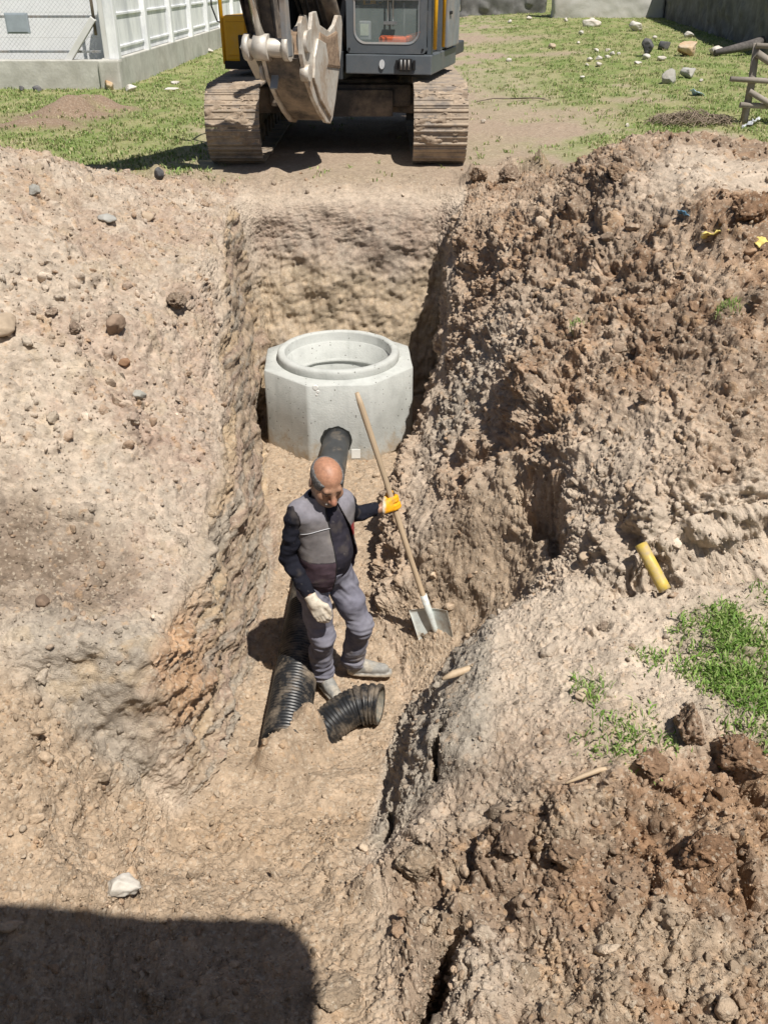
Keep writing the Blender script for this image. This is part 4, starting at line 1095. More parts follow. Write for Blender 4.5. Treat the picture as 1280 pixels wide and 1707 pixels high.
dm = MB(); dm.box((X1 + .04, -.12, 1.72), (.045, .86, 1.1), bev=.015)
dr = sub(dm, 'door', M_LINK, cab); MB().box((X1 + .07, -.45, 1.55), (.03, .12, .035), bev=.008).build('handle', M_BLK, cab)
sg = MB(); sg.quad((X1 + .066, -.48, 1.9), (X1 + .066, .25, 1.9), (X1 + .066, .25, 2.25), (X1 + .066, -.48, 2.25)); sub(sg, 'door_window', M_GLASS, cab)
mb = MB(); mb.tube([(X1 + .035, Y0 + .06, 1.2), (X1 + .04, Y0 + .05, 1.7), (X1 + .04, Y0 + .05, 2.6)], .022, seg=10); mb.tube([(X1 + .05, -.82, 1.2), (X1 + .055, -.82, 2.6)], .02, seg=10)
sub(mb, 'grab_rail', M_EXY, cab)
mb = MB(); mb.box((X1 + .1, -.7, 2.1), (.1, .05, .3), bev=.01); mb.tube([(X1, -.72, 1.95), (X1 + .1, -.72, 1.95), (X1 + .1, -.7, 2.1)], .008, seg=6); sub(mb, 'side_mirror', M_BLK, cab)
mb = MB(); mb.box(((X0 + X1) / 2 + .02, -.2, 1.5), (.5, .5, .16), bev=.05); mb.box(((X0 + X1) / 2 + .02, .08, 1.85), (.46, .16, .7), bev=.06); sub(mb, 'seat', M_BLK, cab)
for xx in (.62, 1.22):
    mb = MB(); mb.box((xx, -.45, 1.42), (.15, .5, .3), bev=.03); mb.cyl((xx, -.62, 1.55), (xx, -.66, 1.75), .018); mb.cyl((xx, -.66, 1.75), (xx, -.67, 1.84), .03, seg=12)
    sub(mb, 'joystick_console', M_INT, cab)
for xx in (.86, 1.02):
    mb = MB(); mb.cyl((xx, -.95, 1.18), (xx, -1.0, 1.66), .012); mb.box((xx, -1.05, 1.22), (.1, .2, .02), rot=(.4, 0, 0))
    sub(mb, 'travel_lever', M_INT, cab)
mb = MB(); mb.box((.60, -1.18, 1.38), (.14, .06, .2), bev=.015); sub(mb, 'monitor', M_LINK, cab)
mb = MB(); mb.box((.60, -1.214, 1.39), (.10, .006, .12)); sub(mb, 'monitor_screen', mat_simple('pale_sticker', (.45, .5, .4), rough=.5), cab)
mb = MB(); mb.box((.95, -1.24, 1.29), (.32, .14, .07), rot=(.1, .02, .05), bev=.02); mb.box((1.2, -1.22, 1.32), (.2, .12, .07), rot=(.2, -.2, .1), bev=.02); sub(mb, 'orange_cloth', M_ORG, cab)
mb = MB(); mb.cyl((.86, Y0 - .062, 1.045), (.86, Y0 - .075, 1.045), .05, seg=20); o = sub(mb, 'oval_badge', M_WHT, cab); 
for v_ in o.data.vertices: v_.co.x = .86 + (v_.co.x - .86) * .62
mb = MB()
mb.box((1.14, Y0 - .08, 1.045), (.15, .05, .13), bev=.008)
for dx in (-.10, .10): mb.box((1.14 + dx, Y0 - .07, 1.045), (.03, .03, .1), bev=.006)
sub(mb, 'work_lamp', M_BLK, cab)
mb = MB()
for dx in (-.045, 0, .045): mb.cyl((1.14 + dx, Y0 - .1, .995), (1.14 + dx, Y0 - .1, 1.1), .012, seg=8)
sub(mb, 'lamp_guard', M_LINK, cab)
for a_, b_ in ((.46, 1.2), (.46, 2.0), (1.33, 1.2), (1.33, 2.0)):
    sub(MB().cyl((a_, Y0 - .03, b_), (a_, Y0 - .04, b_), .014, seg=8), 'bolt', M_BLK, cab)
# boom, stick, linkage
BX = -.03
mb = MB()
poly = [(-.25, 1.25), (-.55, 1.15), (-1.4, 2.0), (-3.0, 3.6), (-4.3, 4.45), (-5.2, 4.6), (-5.25, 4.9), (-4.3, 5.0), (-2.6, 4.4), (-1.0, 2.9), (-.15, 1.65)]
mb.prism(poly, BX - .2, BX + .2, bev=.02)
boom = up(mb, 'boom', M_FRAME)
mb = MB()
for dx in (-.33, .33):
    mb.cyl((BX + dx, -1.0, 1.1), (BX + dx, -2.2, 2.2), .085, seg=20); mb.cyl((BX + dx, -2.2, 2.2), (BX + dx, -3.1, 3.2), .05, seg=16)
up(mb, 'boom_cylinders', M_FRAME)
mb = MB()
for k, dx in enumerate((-.12, -.02, .1, .22)): mb.tube([(BX + dx, -.9, 1.2), (BX + dx + .02, -1.3, 1.5), (BX + dx, -2.0, 2.3)], .022, seg=8)
up(mb, 'hoses', M_BLK)
mb = MB()
mb.prism([(-.3, 1.0), (-1.35, 1.0), (-1.35, 1.35), (-.9, 1.9), (-.3, 2.1)], -.42, -.36); mb.prism([(-.3, 1.0), (-1.35, 1.0), (-1.35, 1.35), (-.9, 1.9), (-.3, 2.1)], .3, .36)
mb.box((-.03, -.3, 1.4), (.7, .06, .85))
up(mb, 'boom_bracket', M_DARK)
BXK = .17
PB = (-2.78, 1.34)                                   # pin between stick and bucket
mb = MB()
mb.prism([(PB[0] + .12, PB[1] - .10), (PB[0] - .12, PB[1] - .06), (-3.15, 2.2), (-4.0, 4.4), (-4.6, 5.1), (-4.9, 4.9), (-3.9, 3.4), (-2.95, 2.0)][::-1], BX - .15, BX + .13, bev=.015)
up(mb, 'stick', M_FRAME)
mb = MB(); mb.cyl((BX - .10, -3.30, 2.6), (BX - .10, -3.9, 4.4), .075, seg=20)
mb.cyl((BX - .10, -3.33, 2.68), (BX - .10, -3.27, 2.5), .085, seg=20)
bc = up(mb, 'bucket_cylinder', M_DARK)
sub(MB().cyl((BX - .10, -3.30, 2.6), (BX - .0, -3.02, 1.36), .055, seg=20), 'rod', M_CHR, bc)
mb = MB()
LX = BX + .07
mb.cyl((LX - .23, -3.02, 1.30), (LX + .23, -3.02, 1.30), .085, seg=20); mb.cyl((LX - .13, -3.02, 1.30), (LX + .02, -3.02, 1.30), .125, seg=24)
for dx in (-.21, .21): mb.cyl((LX + dx - .03, -3.02, 1.30), (LX + dx + .03, -3.02, 1.30), .125, seg=20)
mb.prism([(-3.1, 1.3), (-3.02, 1.36), (-2.6, 1.05), (-2.7, .98)], BX - .2, BX - .1); mb.prism([(-3.1, 1.3), (-3.02, 1.36), (-2.6, 1.05), (-2.7, .98)], BX + .1, BX + .2)
up(mb, 'linkage', M_BKT)
mb = MB()
for dx in (.28,):
    mb.prism([(-3.10, 1.22), (-2.96, 1.22), (-3.02, 1.7), (-3.16, 2.35), (-3.28, 2.33), (-3.14, 1.7)], BX + dx - .03, BX + dx + .035, bev=.01)
up(mb, 'link_arm', M_LINK)
# bucket: side profile (distance behind its front, height)
F0 = -3.0
side = [(0, 1.24), (0, 1.52), (.06, 1.58), (.16, 1.57), (.24, 1.45), (.34, 1.46), (.41, 1.60), (.55, 1.61), (.66, 1.48), (1.03, 1.40), (1.24, 1.46), (1.38, 1.55), (1.53, 1.54), (1.56, 1.45), (1.50, 1.2), (1.38, .98), (1.2, .70), (1.06, .52), (.96, .47), (.80, .50), (.58, .62), (.36, .78), (.12, 1.0)]
inner = [(.02, 1.20), (.14, 1.0), (.38, .80), (.60, .645), (.82, .53), (.96, .50), (1.04, .54), (1.18, .73), (1.3, .95), (1.1, 1.05), (.6, 1.1), (.3, 1.22)]
W2 = .205
mb = MB(); mb.prism([(F0 + a, b) for a, b in inner], BXK - W2 + .03, BXK + W2 - .03)
bk = up(mb, 'bucket', M_FRAME)
for s_ in (-1, 1):
    mb = MB(); x_ = BXK + s_ * W2
    mb.prism([(F0 + a, b) for a, b in side], x_ - .022, x_ + .022, bev=.008)
    # worn rib on the outside, and pin boss
    mb.prism([(F0 + a, b) for a, b in [(.36, 1.2), (.5, 1.36), (.78, 1.30), (.86, 1.12), (.7, .98), (1.0, .62), (.9, .55), (.5, .78), (.30, 1.0)]], x_ + s_ * .022, x_ + s_ * .05, bev=.008)
    mb.cyl((x_ - .05, F0 + .14, 1.35), (x_ + s_ * .055, F0 + .14, 1.35), .10, seg=20)
    mb.cyl((x_ - .03, F0 + .12, 1.06), (x_ + s_ * .06, F0 + .12, 1.06), .08, seg=16)
    sub(mb, 'side_plate', M_BKT, bk)
mb = MB(); mb.prism([(F0 + .5, 1.1), (F0 + .62, 1.42), (F0 + .9, 1.36), (F0 + 1.3, 1.40), (F0 + 1.4, 1.0)], BXK - W2 + .05, BXK + W2 + .04, bev=.03)
sub(mb, 'packed_soil', mat_simple('packed_mud', (.27, .19, .13), rough=.95, var=.4, scale=12, bump=1.0, bscale=25), bk)
mb = MB(); mb.box((BXK - .12, F0 - .0 + .1, .98), (.08, .03, .17), rot=(-.6, 0, 0), bev=.008); sub(mb, 'wear_plate', M_LINK, bk)
# ---------------------------------------------------------------- the man with the shovel
def mat_attr(name, rough=.85, var=.2, scale=60, bump=.2, bscale=300, spec=.2, sss=0):
    m, t, b = mat_new(name); N, L_ = t.nodes, t.links
    at = N.new('ShaderNodeAttribute'); at.attribute_name = 'soil'
    tc = N.new('ShaderNodeTexCoord')
    n = N.new('ShaderNodeTexNoise'); n.inputs['Scale'].default_value = scale; n.inputs['Detail'].default_value = 5
    L_.new(tc.outputs['Object'], n.inputs['Vector'])
    mr = N.new('ShaderNodeMapRange'); mr.inputs['From Min'].default_value = .3; mr.inputs['From Max'].default_value = .7
    mr.inputs['To Min'].default_value = 1 - var; mr.inputs['To Max'].default_value = 1 + var
    L_.new(n.outputs[0], mr.inputs[0])
    mx = N.new('ShaderNodeMix'); mx.data_type = 'RGBA'; mx.blend_type = 'MULTIPLY'; mx.inputs[0].default_value = 1
    L_.new(at.outputs['Color'], mx.inputs[6]); L_.new(mr.outputs[0], mx.inputs[7]); L_.new(mx.outputs[2], b.inputs['Base Color'])
    b.inputs['Roughness'].default_value = rough; b.inputs['Specular IOR Level'].default_value = spec
    if sss:
        b.inputs['Subsurface Weight'].default_value = sss; b.inputs['Subsurface Radius'].default_value = (.012, .005, .003); b.inputs['Subsurface Scale'].default_value = .5
    if bump:
        n3 = N.new('ShaderNodeTexNoise'); n3.inputs['Scale'].default_value = bscale; n3.inputs['Detail'].default_value = 3
        L_.new(tc.outputs['Object'], n3.inputs['Vector'])
        bp = N.new('ShaderNodeBump'); bp.inputs['Strength'].default_value = bump; bp.inputs['Distance'].default_value = .003
        L_.new(n3.outputs[0], bp.inputs['Height']); L_.new(bp.outputs[0], b.inputs['Normal'])
    return m
M_SKIN = mat_attr('skin', rough=.5, var=.16, scale=60, bump=.3, bscale=190, spec=.4, sss=.06)
M_CLOTH = mat_attr('fabric', rough=.92, var=.16, scale=26, bump=.35, bscale=420, spec=.12)
_t = M_CLOTH.node_tree; _b = _t.nodes['Principled BSDF']; _old = _b.inputs['Normal'].links[0].from_socket
_tc = _t.nodes.new('ShaderNodeTexCoord'); _mp = _t.nodes.new('ShaderNodeMapping'); _mp.inputs['Scale'].default_value = (1, 1, 2.2); _t.links.new(_tc.outputs['Object'], _mp.inputs[0])
_n = _t.nodes.new('ShaderNodeTexNoise'); _n.noise_type = 'RIDGED_MULTIFRACTAL'; _n.inputs['Scale'].default_value = 11; _n.inputs['Detail'].default_value = 4; _t.links.new(_mp.outputs[0], _n.inputs['Vector'])
_bp = _t.nodes.new('ShaderNodeBump'); _bp.inputs['Strength'].default_value = .55; _bp.inputs['Distance'].default_value = .008; _t.links.new(_n.outputs[0], _bp.inputs['Height']); _t.links.new(_old, _bp.inputs['Normal']); _t.links.new(_bp.outputs[0], _b.inputs['Normal'])
M_GLOVE = mat_attr('glove_fabric', rough=.75, var=.15, scale=60, bump=.3, bscale=260, spec=.25)
M_HAIR = mat_attr('hair', rough=.7, var=.45, scale=240, bump=.5, bscale=500)
M_SHOE = mat_attr('dusty_shoe', rough=.9, var=.2, scale=50, bump=.4, bscale=200)

pr_ = empty('person', (-.36, 4.55, -2.12), R(35))
tag(pr_, 'balding man in grey vest and navy sweater standing in the trench, holding a shovel', 'person')
PM = pr_.matrix_basis.copy()
def to_loc(p): return np.array(Matrix.Translation((-.36, 4.55, -2.12)).__matmul__(Matrix.Rotation(R(35), 4, 'Z')).inverted() @ Vector(p), np.float32)
A3 = lambda *a: np.array(a, np.float32)

hipA, hipB = A3(-.095, .01, .87), A3(.085, .01, .87)
kneeA, kneeB = A3(-.085, -.085, .49), A3(.175, -.12, .49)
ankA, ankB = A3(-.035, .03, .10), A3(.195, .005, .10)
shR_, shL_ = A3(-.185, .0, 1.365), A3(.175, .01, 1.33)
elR, wrR, haR = A3(-.235, .035, 1.075), A3(-.185, -.125, .875), A3(-.168, -.175, .80)
hand_w = sh_bot.lerp(sh_top, .585)
haL = to_loc(hand_w)
wrL = haL + A3(-.105, -.005, -.012)
elL = A3(.30, .16, 1.13)
hax = to_loc(sh_top) - to_loc(sh_bot); hax /= np.linalg.norm(hax)

def torso(p, g=0.0):
    d = sd_ell(p, (0, .01, .93), (.158 + g, .125 + g, .13 + g))
    d = smin(d, sd_ell(p, (.0, -.03, 1.07), (.158 + g, .142 + g, .17 + g)), .06)
    d = smin(d, sd_ell(p, (0, .0, 1.25), (.168 + g, .122 + g, .17 + g)), .06)
    d = smin(d, sd_cap(p, (-.14, .005, 1.365), (.135, .012, 1.335), .06 + g), .06)
    return d
def neck(p, g=0.0): return sd_cap(p, (-.01, .02, 1.36), (-.01, -.035, 1.50), .062 + g, .056 + g)
# head frame
HC = A3(-.012, -.085, 1.572)
Hm = (Euler((0, 0, R(-13))).to_matrix() @ Euler((R(25), 0, R(0))).to_matrix())
Hn = np.array(Hm, np.float32)
HS = np.float32(1.13)
def head_l(p): return (p - HC) @ Hn / HS
def cran(q, g=0.): return sd_ell(q, (0, .014, .03), (.077 + g, .099 + g, .088 + g))
def ell_rot(q, c, r, ang):
    M = np.array(Euler(ang).to_matrix(), np.float32); return sd_ell((q - np.array(c, np.float32)) @ M, (0, 0, 0), r)
def head(p):
    q = head_l(p)
    d = cran(q)
    d = smin(d, sd_ell(q, (0, -.028, -.04), (.063, .062, .072)), .03)
    for s in (-1, 1):
        d = smin(d, sd_ell(q, (s * .038, -.058, -.028), (.03, .03, .028)), .02)
        d = smin(d, sd_cap(q, (s * .03, -.05, -.085), (s * .055, .01, -.055), .022), .03)
    d = smin(d, sd_ell(q, (0, -.07, -.092), (.028, .024, .022)), .025)
    d = smin(d, sd_cap(q, (-.034, -.080, .024), (.034, -.080, .024), .014), .018)
    for s in (-1, 1):
        d = smax(d, -sd_ell(q, (s * .031, -.103, .001), (.020, .018, .013)), .012)
        d = smin(d, sd_ell(q, (s * .031, -.078, .0), (.015, .0125, .0115)), .004)
        d = smin(d, sd_cap(q, (s * .018, -.092, .008), (s * .044, -.084, .008), .0045), .006)
    d = smin(d, sd_cap(q, (0, -.090, .014), (0, -.118, -.030), .010, .0165), .014)
    for s in (-1, 1): d = smin(d, sd_ell(q, (s * .014, -.102, -.036), (.010, .012, .009)), .008)
    d = smin(d, sd_ell(q, (0, -.088, -.058), (.030, .014, .016)), .012)
    d = smax(d, -sd_cap(q, (-.024, -.104, -.064), (.024, -.104, -.064), .0035), .004)
    d = smin(d, sd_cap(q, (-.018, -.097, -.070), (.018, -.097, -.070), .0065), .006)
    for s in (-1, 1):
        e = ell_rot(q, (s * .083, .016, -.004), (.009, .021, .034), (R(-8), 0, R(s * 18)))
        e = smax(e, -ell_rot(q, (s * .092, .012, 0), (.006, .012, .02), (R(-8), 0, R(s * 18))), .004)
        d = smin(d, e, .008)
    # brow furrows
    for k, zz in enumerate((.046, .056)): d = d + .0012 * np.exp(-((q[:, 2] - zz - .05 * q[:, 0] ** 2 * 8) / .0025) ** 2) * (np.abs(q[:, 0]) < .04) * (q[:, 1] < -.04)
    return d * HS
def hand_r(p, g=0.):
    """hanging hand: palm, four curled fingers, thumb on the inner side"""
    up_ = haR - wrR; up_ = -up_ / np.linalg.norm(up_)
    dn = -up_
    sid = A3(.55, -.83, 0); sid = sid - dn * (sid @ dn); sid /= np.linalg.norm(sid)       # towards the thumb
    out = np.cross(dn, sid); out = out if out[0] < 0 else -out                             # back of the hand faces outwards
    c = haR
    M = np.stack([sid, out, dn], 1)
    q = (p - c) @ M
    d = sd_box(q, (0, 0, 0), (.042 + g, .016 + g, .047 + g), .014)
    d = smin(d, sd_cap(p, wrR, c - dn * .03, .028 + g, .030 + g), .02)
    ln = (.030, .036, .034, .026)
    for k in range(4):
        x0 = .031 - k * .0205; l = ln[k]
        P0 = c + sid * x0 + dn * .042 + out * .002
        P1 = P0 + dn * l + out * -.004
        P2 = P1 + dn * l * .55 - out * l * .62
        P3 = P2 - dn * l * .15 - out * l * .6
        f = chain(p, [P0, P1, P2, P3], [.0108 + g, .0102 + g, .0095 + g, .0085 + g], .004)
        d = smin(d, f, .005)
    T0 = c + sid * .034 - dn * .02; T1 = T0 + sid * .026 + dn * .028 - out * .006; T2 = T1 + dn * .034 - out * .012 - sid * .004; T3 = T2 + dn * .024 - out * .008 - sid * .008
    d = smin(d, chain(p, [T0, T1, T2, T3], [.016 + g, .0135 + g, .0115 + g, .0095 + g], .006), .010)
    return d
# basis round the shovel handle
camdir = to_loc((0, 0, CZ)) - haL
fa = camdir - hax * (camdir @ hax); fa /= np.linalg.norm(fa)          # towards the camera
fb = np.cross(hax, fa);  fb = fb / np.linalg.norm(fb)
rgt = to_loc((1, 0, 0)) - to_loc((0, 0, 0))
if fb @ rgt < 0: fb = -fb
def arc(th, r, e=0.): return haL + r * (-fb * math.cos(R(th)) + fa * math.sin(R(th))) + hax * e
def hand_l(p, g=0.):
    pc = arc(18, .036)
    kn = arc(62, .040)
    d = sd_cap(p, wrL, pc - rgt * .028, .029 + g, .030 + g)
    for e in (-.026, -.008, .01, .028):
        d = smin(d, sd_cap(p, wrL + hax * e * .5 + rgt * .02, arc(52, .037, e), .019 + g, .017 + g), .012)
    for k, e in enumerate((.032, .0105, -.0105, -.031)):
        rr = .030
        mx_ = (205, 225, 222, 200)[k]
        pts = [arc(t, rr + (.006 if t < 80 else 0), e + .006 * math.sin(k * 2)) for t in np.linspace(52, mx_, 6)]
        d = smin(d, chain(p, pts, [.0125 + g, .0118 + g, .0112 + g, .0108 + g, .0102 + g, .0095 + g], .003), .0035)
    tp = [wrL + rgt * .03 + hax * .02, arc(-20, .038, .040), arc(-60, .031, .054), arc(-105, .030, .060)]
    d = smin(d, chain(p, tp, [.018 + g, .0145 + g, .0125 + g, .010 + g], .006), .010)
    return d
def arm(p, s, e, w, r0, r1, r2): return smin(sd_cap(p, s, e, r0, r1), sd_cap(p, e, w, r1, r2), .015)
def legs(p, g=0.0, a=1, b=1):
    d = None
    for h_, k_, n_ in ((hipA, kneeA, ankA), (hipB, kneeB, ankB)):
        e = chain(p, [h_, h_ * .45 + k_ * .55, k_, k_ * .5 + n_ * .5 + A3(0, .02, 0), n_], [.082 + g, .070 + g, .054 + g, .050 + g * 1.1, .040 + g * 1.25], .03)
        d = e if d is None else smin(d, e, .02)
    return d
def body_fn(p):
    d = smin(torso(p, -.012), neck(p), .03)
    d = smin(d, head(p), .018)
    d = smin(d, arm(p, shR_, elR, wrR, .046, .038, .026), .03)
    d = smin(d, arm(p, shL_, elL, wrL, .046, .038, .026), .03)
    d = smin(d, legs(p, -.008), .03)
    for a_, t_ in ((ankA, A3(-.05, -.17, .04)), (ankB, A3(.35, -.13, .04))):
        d = smin(d, sd_cap(p, a_ * A3(1, 1, .5), t_, .032, .026), .02)
    d = smin(d, hand_r(p, -.003), .01)
    d = smin(d, hand_l(p, -.003), .01)
    return d
def cloth(name, fn, lo, hi, h, mat, colfn, parent=pr_, smooth=True):
    Vv, Ff = surface_nets(fn, lo, hi, h)
    # relax the lattice a little
    nb = np.zeros_like(Vv); ct = np.zeros(len(Vv))
    for _ in range(2):
        nb[:] = 0; ct[:] = 0
        for k in range(4):
            a_, b_ = Ff[:, k], Ff[:, (k + 1) % 4]
            np.add.at(nb, a_, Vv[b_]); np.add.at(ct, a_, 1)
            np.add.at(nb, b_, Vv[a_]); np.add.at(ct, b_, 1)
        Vv = .55 * Vv + .45 * nb / np.maximum(ct, 1)[:, None]
    o = obj_np(name, Vv, Ff, mat, parent, smooth=smooth)
    vcol(o, colfn(Vv.astype(np.float32)))
    return o
def lerpc(a, b, t): t = np.clip(t, 0, 1)[:, None]; return a * (1 - t) + b * t
def skin_col(v):
    q = head_l(v)
    c = np.repeat(A3(.33, .185, .12)[None], len(v), 0)
    c = lerpc(c, A3(.39, .20, .125), sstep(.03, .09, q[:, 2]) * (q[:, 2] > 0))
    c = lerpc(c, A3(.46, .17, .12), np.exp(-(np.linalg.norm(q - A3(0, -.115, -.03), axis=1) / .022) ** 2) * .8)
    stub = sstep(-.03, -.06, q[:, 2]) * (q[:, 1] < .02) * (np.abs(q).max(1) < .16)
    c = lerpc(c, A3(.22, .17, .145), stub * .6)
    br = np.exp(-((q[:, 2] - .021) / .006) ** 2) * (np.abs(np.abs(q[:, 0]) - .032) < .02) * (q[:, 1] < -.07)
    c = lerpc(c, A3(.06, .045, .04), br * .85)
    ey = ((np.abs(q[:, 2]) < .006) & (np.abs(np.abs(q[:, 0]) - .031) < .011) & (q[:, 1] < -.075)).astype(np.float32)
    c = lerpc(c, A3(.05, .035, .03), ey * .85)
    side = sstep(.055, .03, q[:, 2]) * (q[:, 1] > -.03) * (np.linalg.norm(q, axis=1) < .16)
    c = lerpc(c, A3(.2, .15, .13), side * .5)
    return c * (1 + .12 * fbm(v * 30, 3) + .08 * perlin(v * 130))[:, None]
cloth('body', body_fn, (-.32, -.34, 0), (.70, .28, 1.72), .0055, M_SKIN, skin_col)
# hair: short grey fringe round the back and sides
def hair_fn(p):
    q = head_l(p)
    d = cran(q, .0045 + .0015)
    top = q[:, 2] - (.070 - .05 * np.clip(-q[:, 1] - .0, 0, .1) * 4) + .006 * perlin(q * 60)
    d = smax(d, top, .006)
    d = smax(d, -(q[:, 1] + .056 + .25 * np.clip(q[:, 2], -.1, .1)), .006)
    d = smax(d, -(q[:, 2] + .055 + .02 * np.clip(q[:, 1] * 10, -1, 1)), .006)
    d = smax(d, -sd_ell(q, (.083, .016, -.006), (.02, .024, .034)), .004); d = smax(d, -sd_ell(q, (-.083, .016, -.006), (.02, .024, .034)), .004)
    return d + .0015 * perlin(q * 130)
cloth('hair', hair_fn, HC - .16, HC + .16, .0035, M_HAIR, lambda v: np.repeat(A3(.125, .12, .118)[None], len(v), 0) * (1 + .5 * perlin(v * 90))[:, None])
def stache_fn(p):
    q = head_l(p)
    d = smin(sd_cap(q, (0, -.106, -.052), (-.030, -.094, -.063), .0075, .005), sd_cap(q, (0, -.106, -.052), (.030, -.094, -.063), .0075, .005), .004)
    return d + .0012 * perlin(q * 200)
cloth('moustache', stache_fn, HC + A3(-.09, -.18, -.15), HC + A3(.09, .0, .07), .003, M_HAIR, lambda v: np.repeat(A3(.2, .185, .175)[None], len(v), 0) * (1 + .4 * perlin(v * 120))[:, None])
# sweater
def sweater_fn(p):
    d = torso(p, .006)
    d = smax(d, .875 - p[:, 2], .01)
    ar = smin(arm(p, shR_, elR, wrR, .058, .054, .042), arm(p, shL_, elL, wrL, .058, .052, .040), .001)
    w1 = (p - wrR) @ ((wrR - elR) / np.linalg.norm(wrR - elR)); w2 = (p - wrL) @ ((wrL - elL) / np.linalg.norm(wrL - elL))
    ar = np.where(p[:, 0] < 0, smax(ar, w1 - .004, .006), smax(ar, w2 + .022, .006))
    d = smin(d, ar, .035)
    d = smin(d, smax(neck(p, .012), p[:, 2] - 1.445 + .25 * (p[:, 1] + .06), .006), .03)
    fold = fbm(p * A3(9, 9, 16), 2)
    on_arm = sstep(.14, .2, np.abs(p[:, 0]))
    return d + .007 * fold * (.5 + on_arm) + .008 * np.abs(perlin(p * A3(12, 12, 26))) * on_arm
def sweater_col(v):
    c = np.repeat(A3(.0135, .014, .021)[None], len(v), 0)
    fr_ = (np.abs(v[:, 0] - .04) < .13) & (v[:, 1] < -.05)
    c = lerpc(c, A3(.030, .027, .037), fr_ * 1.0)
    ds = sstep(.25, .8, fbm(v * 9 + 4, 3)); c = lerpc(c, A3(.12, .10, .085), ds * .35)
    spot = sstep(.62, .75, perlin(v * 55 + 9)); c = lerpc(c, A3(.2, .18, .16), spot * .3)
    return c
cloth('sweater', sweater_fn, (-.33, -.24, .82), (.66, .26, 1.53), .006, M_CLOTH, sweater_col)
# vest: open-fronted shell with a stand-up collar
def vest_raw(p, g): return smin(torso(p, g), sd_cap(p, (-.01, .01, 1.40), (-.01, -.015, 1.45), .062 + g, .066 + g), .035)
def vest_fn(p):
    b0 = vest_raw(p, .019) - .012 * sstep(1.1, .86, p[:, 2]); o_ = b0 - .007; i_ = b0 + .007
    fold = .006 * fbm(p * A3(8, 8, 10) + 5, 2)
    d = smax(o_ + fold, -(i_ + fold), .002)
    d = smax(d, .835 + .12 * (p[:, 0] > 0) * p[:, 0] - p[:, 2], .006)
    d = smax(d, p[:, 2] - (1.462 - .3 * (p[:, 1] + .02) * (p[:, 1] < 0) * .4), .004)
    # front opening, wider towards the hem
    zz = p[:, 2]
    l_ = -.035 + .015 * (1.3 - zz) ; r_ = .055 + .10 * sstep(1.44, 1.1, zz) + .02 * sstep(1.2, .9, zz)
    op = smax(smax(l_ - p[:, 0], p[:, 0] - r_, .004), p[:, 1] + .02, .004)
    d = smax(d, -op, .003)
    for s_, sh, el_ in ((-1, shR_, elR), (1, shL_, elL)):
        a_ = sh + A3(-s_ * .012, 0, .012)
        d = smax(d, -sd_cap(p, a_ + A3(s_ * .055, 0, -.03), a_ + A3(s_ * .2, .0, -.16), .074), .006)
        d = smax(d, s_ * p[:, 0] - (.222), .006)
    return d
def vest_col(v):
    c = np.repeat(A3(.155, .142, .142)[None], len(v), 0)
    c = lerpc(c, A3(.21, .20, .225), sstep(1.30, 1.40, v[:, 2]))
    c = lerpc(c, A3(.078, .053, .066), sstep(1.095, 1.085, v[:, 2]))
    c = lerpc(c, A3(.02, .02, .024), ((np.abs(v[:, 2] - 1.09) < .004) * .7))
    c = lerpc(c, A3(.25, .22, .19), sstep(.2, .8, fbm(v * 7 + 40, 3)) * .3)
    c = lerpc(c, A3(.35, .045, .045), ((v[:, 0] > .12) & (v[:, 1] < .0) & (np.abs(v[:, 2] - 1.21) < .045) & (v[:, 0] < .165)) * .85)
    return c
vest = cloth('vest', vest_fn, (-.26, -.24, .80), (.26, .22, 1.53), .0055, M_CLOTH, vest_col)
# pale piping across the chest panel
pts = []
for xx in np.linspace(-.185, -.04, 16):
    zz = 1.262 + .035 * math.sin((xx + .185) / .145 * 1.7)
    ys_ = np.linspace(-.25, 0.05, 200).astype(np.float32)
    dd = vest_raw(np.stack([np.full(200, xx), ys_, np.full(200, zz)], -1).astype(np.float32), .027)
    i_ = np.argmax(dd < 0); pts.append((xx, float(ys_[i_]) - .001, zz))
m_pipe, _, b_ = mat_new('pale_piping'); b_.inputs['Base Color'].default_value = (.45, .45, .47, 1); b_.inputs['Roughness'].default_value = .6
mb = MB(); mb.tube(pts, .0028, seg=6); mb.build('piping', m_pipe, vest)
pts = []
for zz in np.linspace(.85, 1.43, 30):
    xx = -.035 + .015 * (1.3 - zz) - .004
    dd = vest_raw(np.stack([np.full(200, xx), ys_, np.full(200, zz)], -1).astype(np.float32), .024 + .010 * float(sstep(1.1, .86, np.array(zz))))
    i_ = np.argmax(dd < 0); pts.append((xx, float(ys_[i_]) - .001, zz))
mb = MB(); mb.tube(pts, .0042, seg=6); mb.build('zip_edge', M_BLK, vest)
